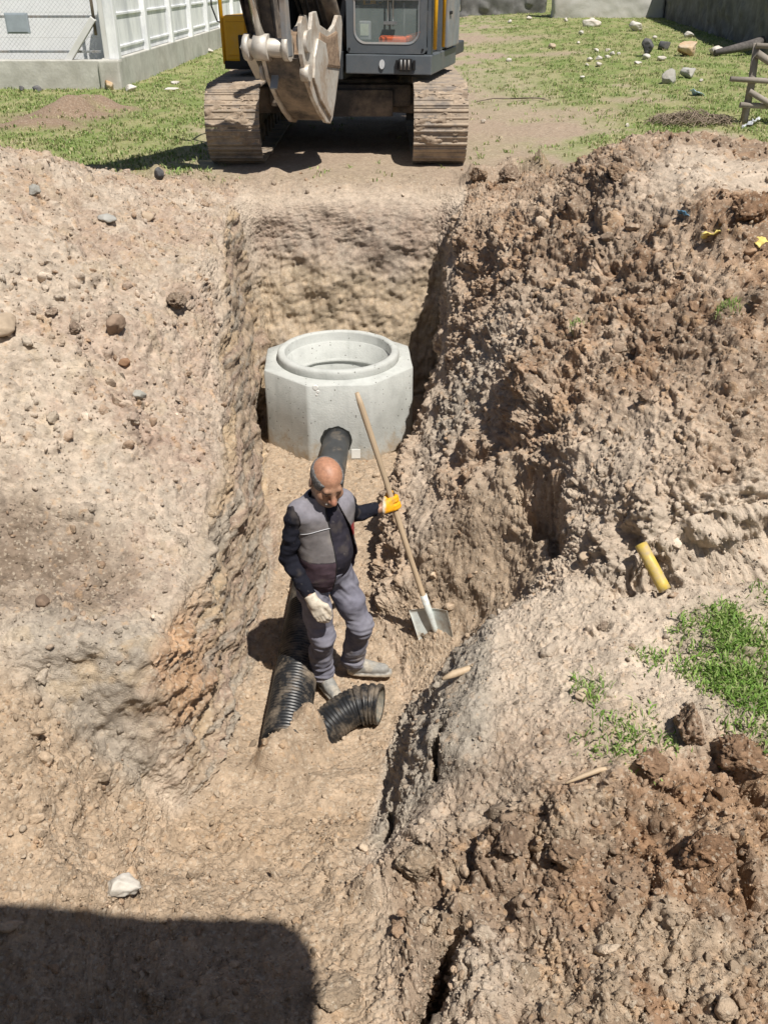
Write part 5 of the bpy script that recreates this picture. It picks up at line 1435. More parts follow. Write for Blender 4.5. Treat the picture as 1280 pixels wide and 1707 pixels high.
# trousers
def trouser_fn(p):
    d = smin(legs(p, .021), smax(torso(p, .010), p[:, 2] - .965, .01), .04)
    zz = p[:, 2]
    low = sstep(.32, .10, zz); kn = np.exp(-((zz - .50) / .09) ** 2); hp = np.exp(-((zz - .78) / .07) ** 2)
    w_ = p[:, 0] * 3 + p[:, 1] * 2
    f = perlin(p * A3(7, 7, 34)) * (low * .022 + kn * .014) + fbm(p * A3(8, 8, 11) + 3, 2) * .010 + perlin(p * A3(10, 10, 22) + p[:, 0:1] * A3(0, 0, 30)[None]) * hp * .010
    d = d - .012 * low - f
    return smax(d, .075 - p[:, 2] + .02 * np.clip(p[:, 1] * 5, -1, 1), .006)
def trouser_col(v):
    c = np.repeat(A3(.185, .182, .225)[None], len(v), 0)
    c = lerpc(c, A3(.24, .235, .27), sstep(-.1, .6, fbm(v * 5 + 60, 3)) * .5)
    c = lerpc(c, A3(.34, .29, .24), sstep(.1, .7, fbm(v * 9 + 80, 3)) * .45 * sstep(.6, .1, v[:, 2]))
    c = lerpc(c, A3(.06, .06, .08), sstep(.35, .8, fbm(v * 6 + 90, 2)) * .4)
    return c
cloth('trousers', trouser_fn, (-.24, -.26, .04), (.34, .20, 1.0), .0055, M_CLOTH, trouser_col)
# shoes
def shoe(name, heel, toe):
    heel, toe = A3(*heel), A3(*toe)
    ax_ = toe - heel; Ln = np.linalg.norm(ax_); ax_ /= Ln
    sd2 = np.cross(ax_, A3(0, 0, 1))
    def fn(p):
        q = p - heel; u = q @ ax_; s = q @ sd2; h = q[:, 2]
        Q3 = np.stack([s, u, h], -1)
        d = sd_cap(Q3, (0, .035, .055), (0, Ln - .055, .042), .045, .038)
        d = smin(d, sd_cap(Q3, (0, .045, .06), (0, .05, .125), .045, .047), .03)
        d = smin(d, sd_cap(Q3, (0, .09, .085), (0, .16, .055), .036, .034), .03)
        d = smax(d, -(h - .004), .006)
        sole = sd_box(Q3 , (0, Ln / 2, .014), (.047, Ln / 2 + .003, .014), .012)
        sole = smax(sole, sd_ell(Q3, (0, Ln / 2, 0), (.056, Ln / 2 + .012, 1)), .005)
        return smin(d, sole, .004) + .002 * perlin(p * 40)
    def cf(v):
        c = np.repeat(A3(.27, .265, .25)[None], len(v), 0)
        c = lerpc(c, A3(.40, .36, .30), sstep(-.1, .5, fbm(v * 14, 3)) * .8)
        c = lerpc(c, A3(.44, .385, .31), sstep(.03, .015, v[:, 2] - heel[2]))
        return c
    lo = np.minimum(heel, toe) - .09; hi = np.maximum(heel, toe) + .09; hi[2] = heel[2] + .2; lo[2] = heel[2] - .02
    o = cloth(name, fn, lo, hi, .005, M_SHOE, cf)
    mb = MB()
    for t in (.10, .125, .15, .172):
        c = heel + ax_ * t; hgt = .127 - (t - .09) * .55
        mb.tube([c - sd2 * .03 + A3(0, 0, hgt - .022), c + A3(0, 0, hgt), c + sd2 * .03 + A3(0, 0, hgt - .022)], .004, seg=6)
    mb.build('laces', M_WHT_LACE, o)
    return o
M_WHT_LACE = mat_simple('dusty_lace', (.33, .31, .28), rough=.9)
shoe('shoe', (-.028, .075, .0), (-.05, -.215, .0))
shoe('shoe', (.165, .03, 0.0), (.395, -.155, .012))
# gloves
def gcolR(v):
    c = np.repeat(A3(.56, .50, .41)[None], len(v), 0)
    return lerpc(c, A3(.36, .29, .21), sstep(.0, .5, fbm(v * 22, 3)) * .6)
def gcolL(v):
    c = np.repeat(A3(.80, .37, .012)[None], len(v), 0)
    e = (v - wrL) @ rgt
    c = lerpc(c, A3(.62, .55, .45), sstep(.045, .02, e + .012 * perlin(v * 40)))
    return lerpc(c, A3(.5, .33, .12), sstep(.1, .6, fbm(v * 22, 3)) * .5)
def gloveR(p):
    d = hand_r(p, .0035)
    w1 = (p - wrR) @ ((haR - wrR) / np.linalg.norm(haR - wrR))
    d = smin(d, sd_cap(p, wrR + (haR - wrR) * .1, wrR + (haR - wrR) * .45, .037, .034), .01)
    return smax(d, -(w1 + .004), .004)
def gloveL(p):
    d = hand_l(p, .0035)
    w1 = (p - wrL) @ rgt
    return smax(d, -(w1 - .012), .004)
cloth('glove', gloveR, haR - .15, haR + .13, .0038, M_GLOVE, gcolR)
cloth('glove', gloveL, haL - .15, haL + .13, .0038, M_GLOVE, gcolL)
# ---------------------------------------------------------------- background
def hit(u, v, y0=1.5, y1=60):
    """where the sight line through a photo pixel meets the finished ground"""
    a, b = (u - 640) / 1500., (853.5 - v) / 1500.
    c, s = math.cos(PITCH), math.sin(PITCH)
    dx, dy, dz = a / (c + b * s), 1., (-s + b * c) / (c + b * s)
    yy = y0
    while yy < y1:
        if CZ + dz * yy < ground_z(dx * yy, yy): break
        yy += .012 if yy < 11 else .05
    return Vector((dx * yy, yy, ground_z(dx * yy, yy)))

def rock_arrays(seed, sub=3, flat=(1, 1, 1), planes=9, nz=.10, fine=.03):
    r = np.random.default_rng(seed)
    bm = bmesh.new(); bmesh.ops.create_icosphere(bm, subdivisions=sub, radius=1)
    Vr = np.array([v.co[:] for v in bm.verts], np.float32); Fr = np.array([[v.index for v in f.verts] for f in bm.faces]); bm.free()
    for _ in range(planes):
        n = r.normal(size=3); n /= np.linalg.norm(n); d = r.uniform(.48, .86)
        h = Vr @ n - d
        Vr = Vr - np.where(h > 0, h * .92, 0)[:, None] * n
    Vr = Vr.astype(np.float32)
    Vr *= (1 + nz * fbm(Vr * 1.6 + seed * 3.1, 3) + fine * perlin(Vr * 6 + seed))[:, None]
    return Vr * np.array(flat, np.float32), Fr

ROCKM = {}
def rock_mat(key, col, **k):
    if key not in ROCKM: ROCKM[key] = mat_simple(key, col, rough=.92, bump=.6, bscale=30, **k)
    return ROCKM[key]
RM = {
 'white': rock_mat('white_stone', (.58, .55, .50), var=.2, scale=5, dirt=(.35, .28, .2), dirt_amt=.5, dscale=3),
 'orange': rock_mat('ochre_stone', (.52, .42, .30), var=.25, scale=3, dirt=(.45, .25, .10), dirt_amt=.8, dscale=1.6),
 'dark': rock_mat('dark_stone', (.08, .08, .085), var=.35, scale=5, dirt=(.3, .28, .25), dirt_amt=.4, dscale=3),
 'grey': rock_mat('grey_stone', (.36, .35, .32), var=.2, scale=5, dirt=(.24, .22, .17), dirt_amt=.5, dscale=3),
 'brown': rock_mat('brown_earth_lump', (.20, .14, .10), var=.35, scale=6, dirt=(.34, .25, .18), dirt_amt=.6, dscale=3),
 'red': rock_mat('red_earth_lump', (.27, .15, .085), var=.3, scale=7, dirt=(.36, .24, .15), dirt_amt=.6, dscale=4),
 'tan': rock_mat('tan_earth_lump', (.42, .33, .24), var=.2, scale=5, dirt=(.3, .23, .16), dirt_amt=.5, dscale=3),
}
def local_col(px, py):
    i = int(np.clip(np.searchsorted(YI, py), 0, NR - 1)); j = int(np.argmin(np.abs(VG[i, :, 0] - px)))
    return col[i * NC + j]
TINT = {'brown': (.24, .165, .115), 'red': (.28, .16, .09), 'tan': (.43, .335, .24)}
def rock(u, v, wpx, flat, mat, label, cat='stone', name='stone', seed=None, sink=.25, group=None, nz=.1, fine=.03, planes=9, at=None, rx=0., rz=None):
    p = at or hit(u, v)
    zd = p.y * math.cos(PITCH) + (CZ - p.z) * math.sin(PITCH)
    r_ = wpx * zd / 1500. / 2
    sd_ = seed if seed is not None else int(u * 7 + v)
    if mat in TINT and cat == 'earth lump':
        # crumbly earth: an angular core broken into smaller clods, in the soil's own material
        sink = max(sink, .36)
        Vr, Fr = rock_arrays(sd_, 5 if wpx > 42 else 4, (1, 1, 1), 11, .16, .0)
        q = Vr + .18 * np.stack([perlin(Vr * 2 + sd_), perlin(Vr * 2 + 9), perlin(Vr * 2 + 19)], -1)
        h1_, c1_ = lumps(q * 2.1 + sd_, 1.3); h2_, c2_ = lumps(q * 4.6 + sd_, 1.3); h3_, _ = lumps(q * 10 + sd_, 1.2)
        rg_ = 1 - np.abs(fbm(Vr * 2.2 + sd_, 4, gain=.6))
        Vr = Vr * (.82 + .62 * h1_ / 2.1 + .8 * h2_ / 4.6 + .9 * h3_ / 10 + .30 * (rg_ - .75))[:, None] * np.array(flat, np.float32)
        Vr = Vr * r_
        o = obj_np(name, Vr, Fr, M_SOIL)
        bc_ = .45 * local_col(p.x, p.y) + .55 * np.array(TINT[mat])
        vcol(o, bc_[None] * (1 + .28 * (c1_ - .5) + .3 * (c2_ - .5))[:, None])
    else:
        Vr, Fr = rock_arrays(sd_, 4 if wpx > 26 else 3, (1, 1, 1), 18, nz * .6, fine * .7)
        if wpx > 26: Vr = Vr * (1 + .10 * (1 - np.abs(fbm(Vr * 1.7 + sd_, 4, gain=.6)) - .75))[:, None]
        Vr = Vr * np.array(flat, np.float32) * r_
        o = obj_np(name, Vr, Fr, RM[mat], smooth=False)
    o.location = p + Vector((0, r_ * flat[1] * .4, r_ * flat[2] * (1 - 2 * sink)))
    o.rotation_euler = (rx, 0, (sd_ % 63) / 20. if rz is None else rz)
    tag(o, label, cat, group)
    return o
G1 = 'stones lying in the grass'
rock(985, 42, 36, (1, .8, .55), 'white', 'flat white stone pair lying in the grass before the pale wall', group=G1, at=hit(985, 44))
rock(989, 34, 14, (1, .8, .9), 'white', 'small upright white stone behind the flat white stone', group=G1, at=hit(986, 40))
rock(1061, 52, 29, (1, .8, .8), 'white', 'angular pale stone in the grass right of the flat white stone', group=G1)
rock(1079, 95, 32, (1, .8, 1.0), 'dark', 'dark slate grey stone with a small white one at its foot', group=G1, sink=.1)
rock(1106, 83, 26, (1, .8, .8), 'dark', 'darker mottled stone between the slate stone and the ochre boulder', group=G1)
rock(1146, 94, 46, (1, .8, .62), 'orange', 'largest ochre stained boulder in the grass', group=G1, sink=.15, rz=.3, seed=41)
rock(1196, 92, 38, (1, .8, .6), 'white', 'wide pale boulder in the grass right of the ochre one', group=G1)
rock(1149, 62, 27, (1, .8, .45), 'white', 'low flat pale stone behind the ochre boulder', group=G1)
rock(1158, 44, 22, (1, .8, .3), 'white', 'thin pale slab farthest back near the dark stone wall', group=G1)
rock(1117, 138, 36, (1, .8, .8), 'grey', 'grey rounded stone with a dark left side, nearer of a touching pair', group=G1)
rock(1147, 130, 34, (1, .8, .75), 'grey', 'grey stone with a rusty left edge, touching the rounded grey one', group=G1)
rock(1077, 99, 16, (1, .8, .8), 'white', 'small bright white stone at the foot of the slate stone', group=G1)
rock(1102, 101, 21, (1, .8, .6), 'white', 'small cream stone in front of the ochre boulder', group=G1)
rock(1064, 107, 20, (1, .8, .35), 'white', 'flat cream stone left of the small white one', group=G1)
rock(920, 80, 22, (1, .8, .5), 'orange', 'lone buff stone near the worn patch in the grass', group=G1)
small = [(983, 101), (998, 100), (1013, 86), (1031, 91), (978, 110), (998, 110), (969, 58), (970, 132), (849, 39), (881, 33), (943, 36), (963, 73), (1045, 211), (1090, 65), (1012, 97), (1168, 137), (1020, 92), (848, 103), (993, 86), (805, 206)]
sm0 = None
for i, (u, v) in enumerate(small):
    o = rock(u, v, random.uniform(8, 15), (1, .8, .6), 'white', 'small whitish stone among several scattered in the grass', group='small white stones in the grass', seed=900 + i)
rock(62, 153, 22, (1, .8, .6), 'dark', 'dark stone against the concrete kerb under the mesh fence', group='stones by the kerb')
rock(37, 151, 14, (1, .8, .8), 'dark', 'small dark stone left of the other dark one by the kerb', group='stones by the kerb')
rock(183, 150, 30, (1, .6, .8), 'orange', 'buff rubble stone leaning on the corner of the kerb', group='stones by the kerb')
rock(218, 152, 40, (1, .6, .4), 'white', 'broken pale slab at the foot of the corner post', group='stones by the kerb')
rock(160, 146, 26, (1, .6, .6), 'brown', 'brown earth lump beside the kerb corner', 'earth lump', 'earth_lump', group='stones by the kerb')
rock(290, 140, 34, (1, .5, .15), 'white', 'flat white slab in the grass left of the excavator', group='pale slabs by the left wall')
rock(285, 150, 36, (1, .5, .15), 'white', 'nearer flat white slab in the grass left of the excavator', group='pale slabs by the left wall')
rock(340, 88, 34, (1, .6, .3), 'white', 'pale rubble at the foot of the panel wall', group='pale slabs by the left wall')
# stones and lumps on the spoil
rock(193, 560, 44, (1, .9, .95), 'brown', 'round reddish brown stone standing out on the pale left spoil', sink=.2)
rock(292, 512, 72, (1, .6, .5), 'brown', 'long dark clod ledge on the left spoil bank', 'earth lump', 'earth_lump', sink=.3)
rock(58, 325, 36, (1, .8, .6), 'grey', 'bluish grey stone near the top of the left spoil heap', sink=.2)
rock(5, 560, 66, (1, .9, .8), 'tan', 'big cream boulder cut off by the left edge of the picture')
rock(266, 300, 24, (1, .9, .9), 'dark', 'dark round clod at the end of the left spoil by the track', 'earth lump', 'earth_lump', sink=.1)
rock(180, 370, 38, (1, .8, .5), 'grey', 'grey flat stone halfway up the left spoil heap', sink=.2)
rock(247, 368, 24, (1, .9, .8), 'tan', 'yellowish stone on the upper left spoil beside a red chip')
rock(124, 555, 30, (1, .9, .8), 'brown', 'brown clod in a small cluster left of the round stone', 'earth lump', 'earth_lump')
rock(88, 527, 34, (1, .8, .6), 'brown', 'dark clod at the left end of the small brown cluster', 'earth lump', 'earth_lump')
rock(208, 612, 26, (1, .9, .8), 'red', 'rusty stone below the round reddish brown one')
rock(235, 668, 30, (1, .9, .7), 'grey', 'grey stone on the pinkish slope of the left bank')
rock(68, 1010, 36, (1, .8, .6), 'brown', 'brown stone in the dark patch on the left bank')
rock(203, 1500, 80, (1, .7, .62), 'white', 'bright white broken rock just above the shadow in the foreground', sink=.25, rz=.1, seed=31, nz=.3, fine=.05, planes=12)
rock(258, 1680, 46, (1, .9, .9), 'tan', 'round clod lying inside the foreground shadow', 'earth lump', 'earth_lump')
rock(560, 1680, 100, (1, .8, .35), 'tan', 'smooth pale lump at the bottom edge right of the shadow', 'earth lump', 'earth_lump', sink=.3)
rock(1150, 1235, 112, (.8, .6, 1.1), 'red', 'tall red brown earth clump beside the green grass', 'earth lump', 'earth_lump', sink=.12, nz=.22, fine=.09, planes=5)
rock(1085, 1285, 78, (1, .8, .7), 'red', 'rusty earth clump left of the tall red one', 'earth lump', 'earth_lump', nz=.22, fine=.09, planes=5)
rock(1245, 1300, 110, (1, .9, .8), 'red', 'red brown earth clump at the right edge below the grass', 'earth lump', 'earth_lump', nz=.22, fine=.09, planes=5)
rock(695, 1470, 104, (.8, .8, .75), 'tan', 'big pale clay lump split by cracks below the cliff', 'earth lump', 'earth_lump', sink=.3, nz=.16, fine=.05, planes=7)
rock(850, 1420, 90, (1, .9, .7), 'brown', 'brown earth clump right of the pale clay lump', 'earth lump', 'earth_lump', sink=.25, nz=.2, fine=.08, planes=5)
rock(945, 1440, 84, (1, .9, .7), 'brown', 'brown earth clump in the middle of the lower right ground', 'earth lump', 'earth_lump', sink=.25, nz=.2, fine=.08, planes=5)
rock(1180, 1440, 110, (1, .9, .7), 'red', 'rusty clump below the red ones in the lower right', 'earth lump', 'earth_lump', sink=.3, nz=.2, fine=.08, planes=5)
rock(880, 1640, 70, (1, .9, .5), 'tan', 'cream clod near the bottom edge right of the dark crack', 'earth lump', 'earth_lump', sink=.2)
rock(975, 640 + 300, 26, (1, .8, .6), 'tan', 'small pale stone at the lip of the ledge')
rock(1005, 1052, 30, (1, .9, .8), 'brown', 'brown clod by a small hole on the pale ledge', 'earth lump', 'earth_lump')
rock(970, 1167, 28, (1, .9, .7), 'tan', 'small tan stone beside a weed on the pale ledge')
rock(1030, 300, 60, (1, .8, .7), 'brown', 'dark overhanging clod on top of the right spoil heap', 'earth lump', 'earth_lump', sink=.3, nz=.22, fine=.08, planes=5)
rock(1255, 370, 100, (1, .8, .7), 'red', 'red earth clump on the right spoil heap behind the yellow scrap', 'earth lump', 'earth_lump', sink=.3, nz=.2, fine=.08, planes=5)
rock(850, 300, 50, (1, .8, .8), 'brown', 'dark earth lump on the ridge right of the excavator track', 'earth lump', 'earth_lump', nz=.22, fine=.08, planes=5)
rock(800, 300, 44, (1, .8, .7), 'brown', 'dark earth lump nearest the right excavator track', 'earth lump', 'earth_lump', nz=.22, fine=.08, planes=5)
rock(1076, 668, 36, (1, .8, .7), 'brown', 'brown clod alone on the smooth slope of the right spoil', 'earth lump', 'earth_lump')

# scraps
def scrap(name, u, v, w_, h_, mat, label, cat, seed=0, lift=.01):
    p = hit(u, v); n = 9
    r = np.random.default_rng(seed)
    gx_, gy_ = np.meshgrid(np.linspace(-1, 1, n), np.linspace(-1, 1, n))
    edge = 1 + .3 * perlin(np.stack([gx_.ravel() * 2 + seed, gy_.ravel() * 2, 0 * gx_.ravel()], -1))
    Vs = np.stack([gx_.ravel() * w_ * edge, gy_.ravel() * h_ * edge, .35 * w_ * fbm(np.stack([gx_.ravel() * 1.6, gy_.ravel() * 1.6, 0 * gx_.ravel() + seed], -1), 2)], -1)
    i_ = np.arange(n * n).reshape(n, n)
    F_ = np.stack([i_[:-1, :-1], i_[:-1, 1:], i_[1:, 1:], i_[1:, :-1]], -1).reshape(-1, 4)
    o = obj_np(name, Vs, F_, mat, smooth=True); o.location = p + Vector((0, .02, lift + w_ * .2)); o.rotation_euler = (.5, .1, seed)
    m = o.modifiers.new('thick', 'SOLIDIFY'); m.thickness = .004
    tag(o, label, cat); return o
M_YSC = mat_simple('yellow_film', (.72, .58, .18), rough=.5, var=.2, scale=20)
scrap('plastic_scrap', 1192, 398, .075, .04, M_YSC, 'torn yellow plastic scrap on the right spoil heap, the larger one', 'scrap', 3)
scrap('plastic_scrap', 1264, 412, .045, .035, M_YSC, 'smaller yellow plastic scrap near the right edge of the spoil', 'scrap', 5)
scrap('cloth_scrap', 1141, 362, .05, .04, mat_simple('blue_film', (.10, .22, .34), rough=.6, var=.3, scale=20), 'crumpled blue scrap stuck in the right spoil heap', 'scrap', 8)
scrap('plastic_bag', 1162, 160, .12, .10, mat_simple('light_blue_film', (.45, .62, .80), rough=.4), 'light blue plastic bag beside the dry brush in the grass', 'bag', 2)
scrap('cloth_rag', 1248, 212, .16, .10, mat_simple('white_rag', (.6, .62, .66), rough=.8), 'white rag lying at the foot of the wooden fence', 'rag', 4)
mb = MB(); p = hit(765, 1132)
pl_ = [(-.092, -.035, .0), (-.03, -.008, .012), (.05, .02, .022), (.098, .035, .03)]
mb.tube(pl_, [.010, .022, .020, .016], seg=7)
o = mb.build('wood_offcut', M_WOOD); o.location = p + Vector((0, .01, .012)); tag(o, 'pale splintered wood offcut lying on the lip of the grey cliff', 'wood piece')
mb = MB(); p = hit(1000, 1300)
mb.tube([(-.16, -.04, .0), (-.08, -.01, .012), (.0, .02, .02), (.09, .035, .012), (.16, .07, .01)], [.006, .011, .013, .011, .006], seg=8)
o = mb.build('dry_root', M_WOOD); o.location = p + Vector((0, .01, .012)); tag(o, 'bent pale root lying across the brown soil below the grass', 'root')
M_GREYW0 = mat_simple('dead_twig', (.17, .14, .11), rough=.9, var=.3)
mb = MB(); p = hit(840, 170)
mb.tube([(-.5, -.02, .0), (-.2, .02, .05), (.2, .08, .04), (.6, .1, .05), (.9, .2, .02)], [.006, .011, .012, .010, .005], seg=6)
mb.tube([(.1, .07, .04), (.5, -.05, .07), (.8, -.1, .03)], [.012, .01, .006], seg=6)
o = mb.build('dead_branch', M_GREYW0); o.location = p; tag(o, 'thin dead branch on the ground right of the excavator', 'branch')

# precast panel wall, left
M_PANEL = mat_simple('whitewashed_concrete', (.84, .85, .86), rough=.9, var=.1, scale=2, bump=.3, bscale=18, dirt=(.48, .50, .53), dirt_amt=.65, dscale=1.4, stretch=(1, 1, .35))
M_KERB = mat_simple('weathered_concrete', (.50, .49, .45), rough=.95, var=.15, scale=3, bump=.5, bscale=18, dirt=(.30, .29, .25), dirt_amt=.6, dscale=1.3)
WX = -5.35
pw = empty('panel_wall', (WX, 20, 0))
tag(pw, 'long whitewashed precast concrete wall with posts running back behind the excavator', 'wall')
MB().box((-.06, 16, .24), (.36, 32.2, .62), bev=.02).build('footing', M_KERB, pw)
nP = 12
for k in range(nP + 1):
    MB().box((.02, k * 2.65, 1.55), (.2, .22, 2.05), bev=.02).build('post', M_PANEL, pw)
for k in range(nP):
    mb = MB()
    mb.box((-.03, k * 2.65 + 1.325, 1.5), (.08, 2.43, 1.88))
    for zz in (.72, 1.3, 1.9): mb.box((.02, k * 2.65 + 1.325, zz), (.03, 2.43, .05), bev=.008)
    mb.build('panel', M_PANEL, pw)
# mesh fence facing the camera
mf = empty('mesh_fence', (-9, 20, 0))
tag(mf, 'white framed chain link fence on a concrete kerb in the far left corner', 'fence')
M_WPOST = mat_simple('white_post', (.66, .66, .65), rough=.8, var=.12, scale=4, dirt=(.4, .38, .33), dirt_amt=.5, dscale=2)
MB().box((-.3, -.04, .23), (7.6, .3, .58), bev=.02).build('kerb', M_KERB, mf)
mb = MB(); mb.box((3.58, -.1, .2), (.42, .34, .66), bev=.04); mb.build('corner_footing', M_KERB, mf)
MB().box((3.55, -.02, 1.4), (.16, .16, 1.9), bev=.02).build('post', M_WPOST, mf)
mb = MB(); mb.cyl((3.35, -.02, .95), (3.35, -.02, 2.4), .03, seg=10); mb.build('pipe_post', M_FRAME, mf)
mb = MB(); mb.box((3.03, -.02, .86), (.12, .12, 1.0), rot=(0, R(40), 0), bev=.015); mb.build('brace', M_WPOST, mf)
for zz in (.66, 1.27):
    MB().box((-.3, .02, zz), (7.4, .04, .045), bev=.008).build('rail', M_LINK, mf)
M_WIRE = mat_simple('galvanised_wire', (.42, .44, .46), rough=.5, metal=.5)
mb = MB(); cell = .085
zb, zt = .53, 2.0
for k in range(-18, int(7.2 / cell) + 1):
    for sgn in (1, -1):
        x0 = -3.9 + k * cell; x1 = x0 + (zt - zb)
        z0_, z1_ = zb, zt
        a0, a1 = max(x0, -3.9), min(x1, 3.35)
        if a1 - a0 < .02: continue
        za, zc = zb + (a0 - x0), zb + (a1 - x0)
        if sgn < 0: za, zc = zt - (za - zb), zt - (zc - zb)
        mb.tube([(a0, -.03 + .004 * sgn, za), (a1, -.03 + .004 * sgn, zc)], .0022, seg=3, cap=False)
mb.build('wire_mesh', M_WIRE, mf)
bw = empty('board_wall', (-9, 20.7, 0))
tag(bw, 'white board wall seen through the chain link fence', 'wall')
mb = MB()
for k in range(6): mb.box((-.4, 0, .2 + k * .45), (7.6, .05, .447), bev=.002)
mb.build('boards', mat_simple('white_boards', (.78, .79, .80), rough=.7, var=.05, scale=3), bw)
mb = MB(); mb.box((-.4, -.03, 1.66), (7.6, .04, .12)); mb.build('shade_strip', M_LINK, bw)  # grey strip standing in for the shade along the top edge
jb = MB(); jb.box((-7.12, 19.9, 1.16), (.44, .08, .36), bev=.015); jb.box((-7.12, 19.855, 1.16), (.38, .012, .3), bev=.004)
jo = jb.build('fence_plate', mat_simple('grey_plate', (.30, .34, .38), rough=.5, var=.1)); tag(jo, 'grey rectangular plate hung on the chain link fence', 'plate')
# rough pale wall and dark stone wall at the back right
hb = empty('rough_wall', (7.9, 36.5, .62))
tag(hb, 'rough whitewashed wall at the top edge beyond the grass', 'wall')
Vn, Fn = surface_nets(lambda p: sd_box(p, (0, 0, 1.3), (1.95, .3, 1.4), .08) + .03 * fbm(p * 2, 3), (-2.2, -.6, -.3), (2.2, .6, 3), .06)
obj_np('render_coat', Vn, Fn, mat_simple('rough_whitewash', (.50, .49, .46), rough=.95, var=.15, scale=2, bump=.6, bscale=8, dirt=(.3, .28, .25), dirt_amt=.6, dscale=1), hb, smooth=True)
def stone_wall(name, a, b, hgt, th, label, mat):
    a, b = Vector(a), Vector(b); L_ = (b - a).length
    def fn(p):
        q = p * A3(1.9, 1.9, 2.6) + .3 * np.stack([perlin(p * 1.2), perlin(p * 1.2 + 9), perlin(p * 1.2 + 19)], -1)
        h_, _ = lumps(q, .7)
        return sd_box(p, (L_ / 2, 0, hgt / 2 - .2), (L_ / 2, th / 2, hgt / 2 + .2), .1) - .30 * h_ + .06 * fbm(p * 1.5, 3)
    Vn, Fn = surface_nets(fn, (-.4, -th, -.5), (L_ + .4, th, hgt + .5), .09)
    o = obj_np(name, Vn, Fn, mat); o.location = a; o.rotation_euler = (0, 0, math.atan2((b - a).y, (b - a).x))
    tag(o, label, 'wall'); return o
M_STN = mat_simple('dark_field_stone', (.17, .165, .16), rough=.95, var=.4, scale=2.5, bump=.6, bscale=9, dirt=(.08, .08, .07), dirt_amt=.7, dscale=1.2)
stone_wall('stone_wall', (10.4, 40, .55), (9.3, 23.5, .25), 2.4, .6, 'dark dry stone wall at the top right corner, in shade', M_STN)
stone_wall('stone_wall', (3.0, 40.5, .5), (6.2, 39.5, .6), 1.6, .6, 'low dark stone wall left of the rough whitewashed wall', M_STN)
# rustic fence at the right edge
M_GREYW = mat_simple('weathered_wood', (.30, .265, .225), rough=.85, var=.3, scale=10, bump=.4, bscale=40, stretch=(.3, .3, .3))
fo = hit(1238, 207)
rf = empty('wooden_fence', fo)
tag(rf, 'rickety fence of weathered grey poles at the right edge of the grass', 'fence')
def pole(pts, r0, r1, name): MB().tube(pts, list(np.linspace(r0, r1, len(pts))), seg=9).build(name, M_GREYW, rf)
pole([(0, 0, -.1), (.01, .0, .5), (-.02, 0, 1.05)], .055, .05, 'post')
pole([(.62, -.35, -.1), (.6, -.35, .5), (.66, -.35, .98)], .05, .045, 'post')
pole([(-.05, -.06, 1.02), (.6, -.1, 1.0), (1.6, -.1, .97)], .035, .04, 'rail')
pole([(-.03, -.09, .93), (.35, -.12, .72), (.9, -.2, .62), (1.5, -.2, .6)], .05, .055, 'rail')
pole([(-.33, -.07, .60), (.3, -.08, .57), (1.5, -.1, .55)], .035, .045, 'rail')
pole([(-.03, -.07, .44), (.4, -.2, .22), (1.2, -.4, .02)], .04, .045, 'brace')
pole([(-.12, -.06, .26), (.4, -.07, .24), (1.4, -.1, .22)], .04, .04, 'rail')
pole([(.35, .1, .75), (.5, .0, .35), (.62, -.1, -.05)], .03, .035, 'stake')
lg = hit(1238, 92); mb = MB(); mb.tube([(-.75, -.2, .06), (-.3, -.08, .13), (.1, 0, .2), (.45, .1, .3)], [.06, .09, .11, .10], seg=12)
o = mb.build('log', mat_simple('dark_bark', (.10, .09, .085), rough=.95, var=.4, scale=12, bump=.6)); o.location = lg; tag(o, 'dark log lying against the stone wall behind the wooden fence', 'log')
# dry brush heap
bp = hit(1150, 205); mb = MB(); r_ = random.Random(3)
for k in range(260):
    a0 = r_.uniform(0, 6.28); rr = r_.uniform(.0, 1) ** .6
    c = Vector((rr * .62 * math.cos(a0), rr * .34 * math.sin(a0), .02 + .16 * (1 - rr) * r_.random()))
    d = r_.uniform(0, 6.28); L_ = r_.uniform(.15, .42)
    v1 = Vector((math.cos(d), math.sin(d), r_.uniform(-.1, .45))) * L_
    mb.tube([c - v1 * .5, c + Vector((0, 0, r_.uniform(0, .08))), c + v1 * .5], [.006, .006, .003], seg=4, cap=False)
o = mb.build('brush_pile', mat_simple('dry_twigs', (.24, .19, .14), rough=.9, var=.4, scale=5), recalc=False); o.location = bp; tag(o, 'heap of dry tangled twigs in the grass by the wooden fence', 'brush pile')
# unseen building mass, added so its slab casts the foreground shadow
hs = empty('shadow_caster', (-2.4, -2.5, -1.55))
tag(hs, 'unseen building block behind the viewer, added to throw shadow on the near ground', 'shadow_caster')
M_RENDER = mat_simple('painted_render', (.55, .52, .46), rough=.9, var=.08, scale=2)
wl_ = MB(); wl_.box((0, 0, 2.05), (7, 3.0, 4.15)); wl_.build('wall', M_RENDER, hs)  # unseen block under the added slab
b2 = MB(); cxh, cyh = -2.4, -2.5
rx1, ry1 = 1.0, .58
pts2 = rrect(-6.2 - cxh, rx1 - cxh, -4.4 - cyh, ry1 - cyh, .16, 8)
A = [b2.bm.verts.new((p[0], p[1], 4.16)) for p in pts2]; B = [b2.bm.verts.new((p[0], p[1], 4.32)) for p in pts2]
b2.bm.faces.new(A[::-1]); b2.bm.faces.new(B)
for k in range(len(A)): b2.bm.faces.new((A[k], A[(k + 1) % len(A)], B[(k + 1) % len(A)], B[k]))
b2.build('caster_slab', M_KERB, hs)  # unseen slab, placed for the shadow of its rounded corner
bf = MB(); bf.box((0, 1.95, 1.8), (6.6, .9, .14)); bf.build('caster_ledge', M_KERB, hs)  # unseen ledge, added along with the shadow caster
